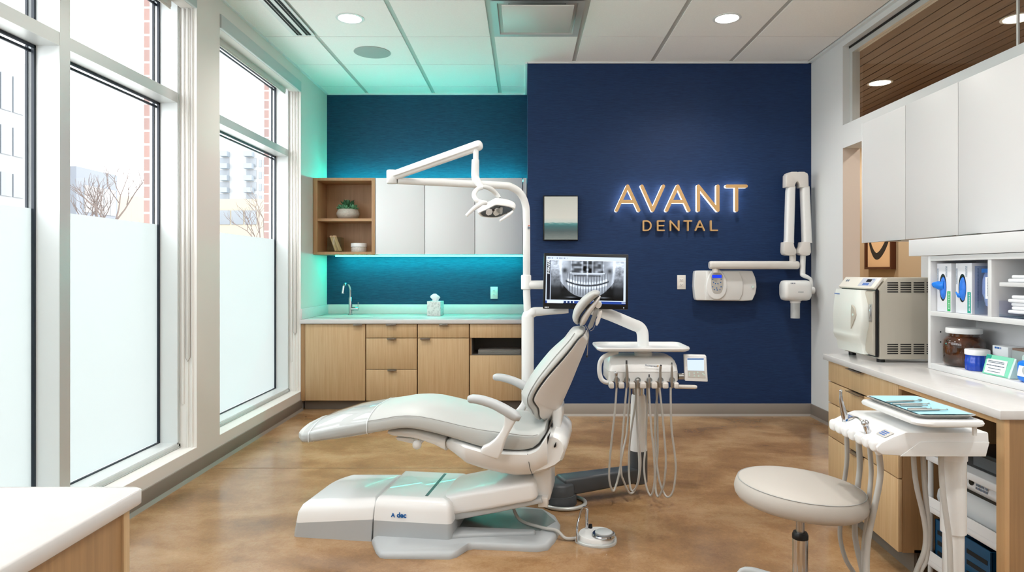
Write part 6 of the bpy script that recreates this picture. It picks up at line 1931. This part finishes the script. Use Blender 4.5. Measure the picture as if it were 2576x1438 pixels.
for k, (px0_, py0_, px1_, py1_, nm) in enumerate(((2229, 1010, 2318, 1007, 'dark steel mirror handle, farthest back on the blue tray liner'), (2245, 1016, 2340, 1015, 'steel explorer, second from the back on the blue tray liner'), (2265, 1019, 2335, 1019.5, 'short steel scaler in the middle of the blue tray liner'), (2283, 1027.5, 2345, 1027, 'thin steel probe in front of the scaler on the liner'), (2283, 1031, 2386, 1030, 'long steel pick nearest the front of the blue tray liner'))):
    def onz(px, py):
        Y = (CZ - zi) * F_ / (py - VY); return V(((px - VX) * Y / F_, Y, zi))
    a, b = onz(px0_, py0_), onz(px1_, py1_)
    t2_ = thing('dental_instrument', nm, 'instrument', a, group='instruments on the blue liner')
    d = b - a; s_ = V((-d.y, d.x, 0)).normalized()
    mb = MB(); mb.tube([a, a + d * .12, a + d * .75, a + d * .8], [.0028, .0036, .0036, .002], 10); obj('handle', mb, 'steel', t2_)
    mb = MB(); mb.tube([a + d * .8, a + d * .93, b + s_ * .004, b + s_ * .009 + V((0, 0, .003))], [.0016, .0014, .0014, .001], 8, 3)
    if k == 0: mb.lathe(b + s_ * .008 + V((0, 0, .001)), [(.007, 0), (.007, .002)], 16)
    obj('tip', mb, 'steel', t2_)

YH2 = 2.4
t = thing('handpiece', 'tall curved silver handpiece standing at the far end of the right unit', 'dental handpiece', P(2126, 1060, YH2))
mb = MB(); mb.tube([P(2128, 1064, YH2), P(2126, 1050, YH2), P(2121, 1030, YH2), P(2116, 1005, YH2), P(2115, 990, YH2), P(2115, 984, YH2)], [.0125, .0125, .010, .0065, .0048, .0048], 18, 4); obj('body', mb, 'chrome', t)
mb = MB(); mb.sphere(P(2115, 982.5, YH2), .0055); obj('head', mb, 'chrome', t)
mb = MB(); p = P(2131, 1057, YH2 - .011); mb.cyl(p, p + V((0, -.003, 0)), .0055, .0055, 14); obj('button', mb, 'ink_n', t)
hoses = {
 'a': ([(2129, 1080), (2131, 1148), (2126, 1196), (2117, 1250), (2114, 1312), (2114, 1356), (2128, 1407), (2150, 1445), (2168, 1500), (2176, 1560)], (2.42, 2.58), .0085),
 'b': ([(2159, 1100), (2163, 1165), (2159, 1212), (2153, 1260), (2150.7, 1304), (2152, 1356), (2166, 1420), (2176, 1470), (2182, 1540)], (2.38, 2.5), .0105),
 'c': ([(2187, 1118), (2191.5, 1182), (2188, 1235), (2183.6, 1286), (2173, 1373), (2174, 1438), (2184, 1520)], (2.3, 2.4), .0085),
 'd': ([(2210, 1134), (2215, 1182), (2210, 1226), (2201, 1269), (2183.6, 1356), (2180, 1438), (2186, 1520)], (2.2, 2.29), .0105)}
def hmesh(k):
    pts, (Ya, Yb), r = hoses[k]; mb = MB()
    pts = list(pts)
    if pts[-1][1] < 1500: pts.append((pts[-1][0] + 8, 1500))
    q = [P(a, b, Ya + (Yb - Ya) * sst(1085, 1190, b)) for a, b in pts]
    q += [V((q[-1].x + .01, q[-1].y, .07)), V((q[-1].x + .03, q[-1].y, .012))]
    mb.tube(q, r, 14, 5); return mb
obj('hose', hmesh('a'), 'hose', t)
t = thing('air_water_syringe', 'silver ball-headed syringe with curved nozzle in the middle of the right unit', 'syringe', P(2187, 1100, 2.24))
Y_ = 2.25
mb = MB(); mb.tube([P(2186, 1100, Y_ - .02), P(2183, 1086, Y_ - .02), P(2178, 1070, Y_ - .02)], [.0115, .0105, .0095], 18, 2); obj('body', mb, 'chrome', t)
mb = MB(); mb.sphere(P(2176.5, 1064, Y_ - .02), .0125); obj('head', mb, 'chrome', t)
mb = MB(); mb.tube([P(2172, 1062, Y_ - .02), P(2162, 1053, Y_), P(2152, 1049, Y_ + .04), P(2140, 1050, Y_ + .08)], [.005, .0035, .003, .0025], 10, 4); obj('nozzle', mb, 'steel', t)
obj('hose', hmesh('c'), 'hose', t)
t = thing('suction_hose', 'thick grey suction hose hanging from the second holder of the right unit', 'hose', P(2159, 1100, 2.42), group='loose suction hoses on the right unit')
obj('hose', hmesh('b'), 'hose', t)
mb = MB(); p = P(2157, 1085, 2.36); mb.tube([P(2155, 1072, 2.37), P(2158, 1090, 2.38), P(2159, 1103, 2.385)], [.010, .012, .0115], 14); obj('connector', mb, 'plastic', t)
t = thing('suction_hose', 'thick grey suction hose hanging from the nearest holder of the right unit', 'hose', P(2210, 1130, 2.28), group='loose suction hoses on the right unit')
obj('hose', hmesh('d'), 'hose', t)
mb = MB(); mb.tube([P(2205, 1112, 2.2), P(2209, 1126, 2.22), P(2210, 1137, 2.24)], [.010, .012, .0115], 14); obj('connector', mb, 'plastic', t)
for pts, Y, nm in (([(2298, 1145), (2301, 1190), (2308, 1234), (2319, 1280), (2327, 1321), (2329, 1355), (2324, 1390), (2305, 1438), (2290, 1500)], 2.3, 'grey supply hose under the right unit, leftmost of the three beside the column'),
                   ([(2322, 1145), (2325, 1200), (2329, 1252), (2336, 1338), (2329, 1407), (2315, 1438), (2305, 1500)], 2.3, 'grey supply hose under the right unit, middle of the three beside the column'),
                   ([(2367, 1145), (2369, 1200), (2374, 1252), (2381, 1305), (2388, 1356), (2391, 1438), (2392, 1500)], 2.17, 'grey supply hose running down closest to the round column')):
    q = [P(a, b, Y) for a, b in pts]; q += [V((q[-1].x, Y, .08)), V((q[-1].x + .01, Y - .01, .02))]; mb = MB(); mb.tube(q, .0085, 12, 5); obj('supply_hose', mb, 'hose', None, nm, 'hose', 'supply hoses of the right unit')

# ================================================================ stool
sy = 2.42; sc_ = P(2013, 1219, sy)
t = thing('stool', 'round grey vinyl operator stool on a chrome gas lift', 'stool', (sc_.x, sy, 0))
tilt = Matrix.Rotation(math.radians(4), 3, 'Y')
R_ = .2325
zc = sc_.z
prof = [(.12, -.072), (R_ * .86, -.072), (R_ * .94, -.066), (R_ * .985, -.052), (R_, -.036), (R_ * .995, -.024), (R_ * .975, -.008), (R_ * .95, .001), (R_ * .9, .007), (R_ * .7, .016), (R_ * .4, .021), (R_ * .1, .022)]
mb = MB(); mb.lathe((sc_.x, sy, zc), prof, 72, tilt=tilt); sc2 = obj('seat', mb, 'vinyl_stool', t, sharp=60)
mb = MB(); ring = [V((sc_.x, sy, zc)) + tilt @ V((R_ * .952 * math.cos(a), R_ * .952 * math.sin(a), .0015)) for a in [2 * pi * k / 72 for k in range(73)]]; mb.tube(ring, .0016, 5, cap=False); obj('piping', mb, 'seam', sc2)
mb = MB(); mb.box(sc_.x - .1, sc_.x + .1, sy - .07, sy + .07, zc - .09, zc - .071, .004); obj('mount_plate', mb, 'dark_pl', t)
mb = MB(); mb.tube([(sc_.x - .05, sy, zc - .085), (sc_.x - .15, sy - .01, zc - .082)], .005, 8); mb.sphere((sc_.x - .155, sy - .01, zc - .082), .008); obj('height_lever', mb, 'chrome', t)
zj = zt(1345, sy)
mb = MB(); mb.cyl((sc_.x, sy, zj), (sc_.x, sy, zc - .08), .0145, .0145, 28); obj('gas_piston', mb, 'steel', t)
mb = MB(); mb.lathe((sc_.x, sy, 0), [(.0285, zj - .012), (.0285, zj + .002), (.024, zj + .012), (.018, zj + .012)], 28); obj('collar', mb, 'black', t)
mb = MB(); mb.lathe((sc_.x, sy, 0), [(.0275, .2), (.0275, zj - .012)], 32); obj('gas_cylinder', mb, 'chrome', t)
zh = .262
mb = MB(); mb.lathe((sc_.x, sy, 0), [(.035, .15), (.04, .16), (.04, zh - .015), (.034, zh)], 32); obj('hub', mb, 'grey_pl', t)
for k in range(5):
    a = math.radians(139 + 72 * k); d = V((math.cos(a), math.sin(a), 0))
    c = V((sc_.x, sy, 0))
    mb = MB(); mb.tube([c + d * .03 + V((0, 0, zh - .04)), c + d * .12 + V((0, 0, zh - .03)), c + d * .22 + V((0, 0, zh - .045)), c + d * .255 + V((0, 0, .1)), c + d * .262 + V((0, 0, .062))], [.022, .019, .016, .014, .012], 12, 5, flat=.75)
    lg = obj('leg', mb, 'grey_pl', t)
    mb = MB(); s_ = V((-d.y, d.x, 0)); q = c + d * .265 + V((0, 0, .03))
    for w_ in (-1, 1): mb.cyl(q + s_ * (.008 * w_), q + s_ * (.024 * w_), .029, .029, 20)
    obj('caster', mb, 'black', lg)

# ================================================================ left foreground counter
t = thing('countertop', 'white quartz countertop corner in the left foreground', 'countertop', (-1.5, .8, .88))
mb = MB(); o = rrect(XL + .003, -.853, -.6, 1.466, [.004, .02, .02, .004], 6)
mb.loft([[V((x, y, z)) for x, y in rrect(XL + .003 + i, -.853 - i, -.6 + i, 1.466 - i, [.004, .02, .02, .004], 6)] for i, z in ((.003, .882), (0, .885), (0, .913), (.004, .917))]); obj('slab', mb, 'quartz', t, sharp=50)
t = thing('base_cabinet', 'oak base cabinet under the left foreground counter', 'cabinet', (-1.5, .8, 0))
mb = MB(); mb.box(XL + .01, -.875, -.58, 1.415, 0, .881, .001); obj('side_panel', mb, 'oak_dark', t)
mb = MB(); mb.box(-1.6, -.87, 1.415, 1.436, .1, .875, .001); obj('door', mb, 'oak', t)
mb = MB(); mb.box(-.90, -.868, 1.4362, 1.448, .63, .636); obj('handle', mb, 'pull', t)

# ================================================================ camera, light, world
cam = bpy.data.cameras.new('camera'); co = bpy.data.objects.new('camera', cam); COL.objects.link(co)
co.location = (0, 0, CZ); co.rotation_euler = (pi / 2, 0, 0)
cam.sensor_width = 36; cam.lens = F_ / 2576 * 36
cam.shift_x = -(VX - 1288) / 2576; cam.shift_y = -(719 - VY) / 2576
cam.clip_start = .02; cam.clip_end = 400
S.camera = co

w = bpy.data.worlds.new('sky'); S.world = w; w.use_nodes = True
nt = w.node_tree; bg = nt.nodes['Background']
tc = nt.nodes.new('ShaderNodeTexCoord'); sp = nt.nodes.new('ShaderNodeSeparateXYZ'); r = nt.nodes.new('ShaderNodeValToRGB')
nt.links.new(tc.outputs['Generated'], sp.inputs[0]); nt.links.new(sp.outputs['Z'], r.inputs['Fac']); nt.links.new(r.outputs[0], bg.inputs['Color'])
r.color_ramp.elements[0].color = (.96, .985, 1, 1); r.color_ramp.elements[1].color = (.9, .955, 1, 1)
bg.inputs['Strength'].default_value = SKY

# lamps in the downlights
def lamp(x, y, z, e, col, r=.08, sp=150):
    l = bpy.data.lights.new('downlight_beam', 'SPOT'); l.energy = e; l.color = col; l.shadow_soft_size = r; l.spot_size = math.radians(sp); l.spot_blend = .9
    o = bpy.data.objects.new('downlight_beam', l); COL.objects.link(o); o.location = (x, y, z)
for x, y in ((-1.40, 5.22), (1.62, 5.22), (-1.4, 2.94), (1.0, 2.94), (-1.4, .66), (1.62, .66)):  # all but the first two sit in the added, unseen downlights
    lamp(x, y, ZC - .03, LAMP, (1, .97, .94))
for x, y in ((3.77, 6.92), (3.9, 5.15), (3.8, 8.4)):
    lamp(x, y, 3.37, 140, (1, .93, .84))
vs = S.view_settings
S.display_settings.display_device = 'sRGB'
vs.view_transform = 'Standard'; vs.look = 'None'; vs.gamma = 1; vs.use_curve_mapping = False; vs.exposure = EXPO
cy = S.cycles
cy.use_denoising = True
cy.max_bounces = 10; cy.diffuse_bounces = 6; cy.glossy_bounces = 4; cy.transparent_max_bounces = 12
cy.caustics_reflective = False; cy.caustics_refractive = False
cy.sample_clamp_indirect = 6
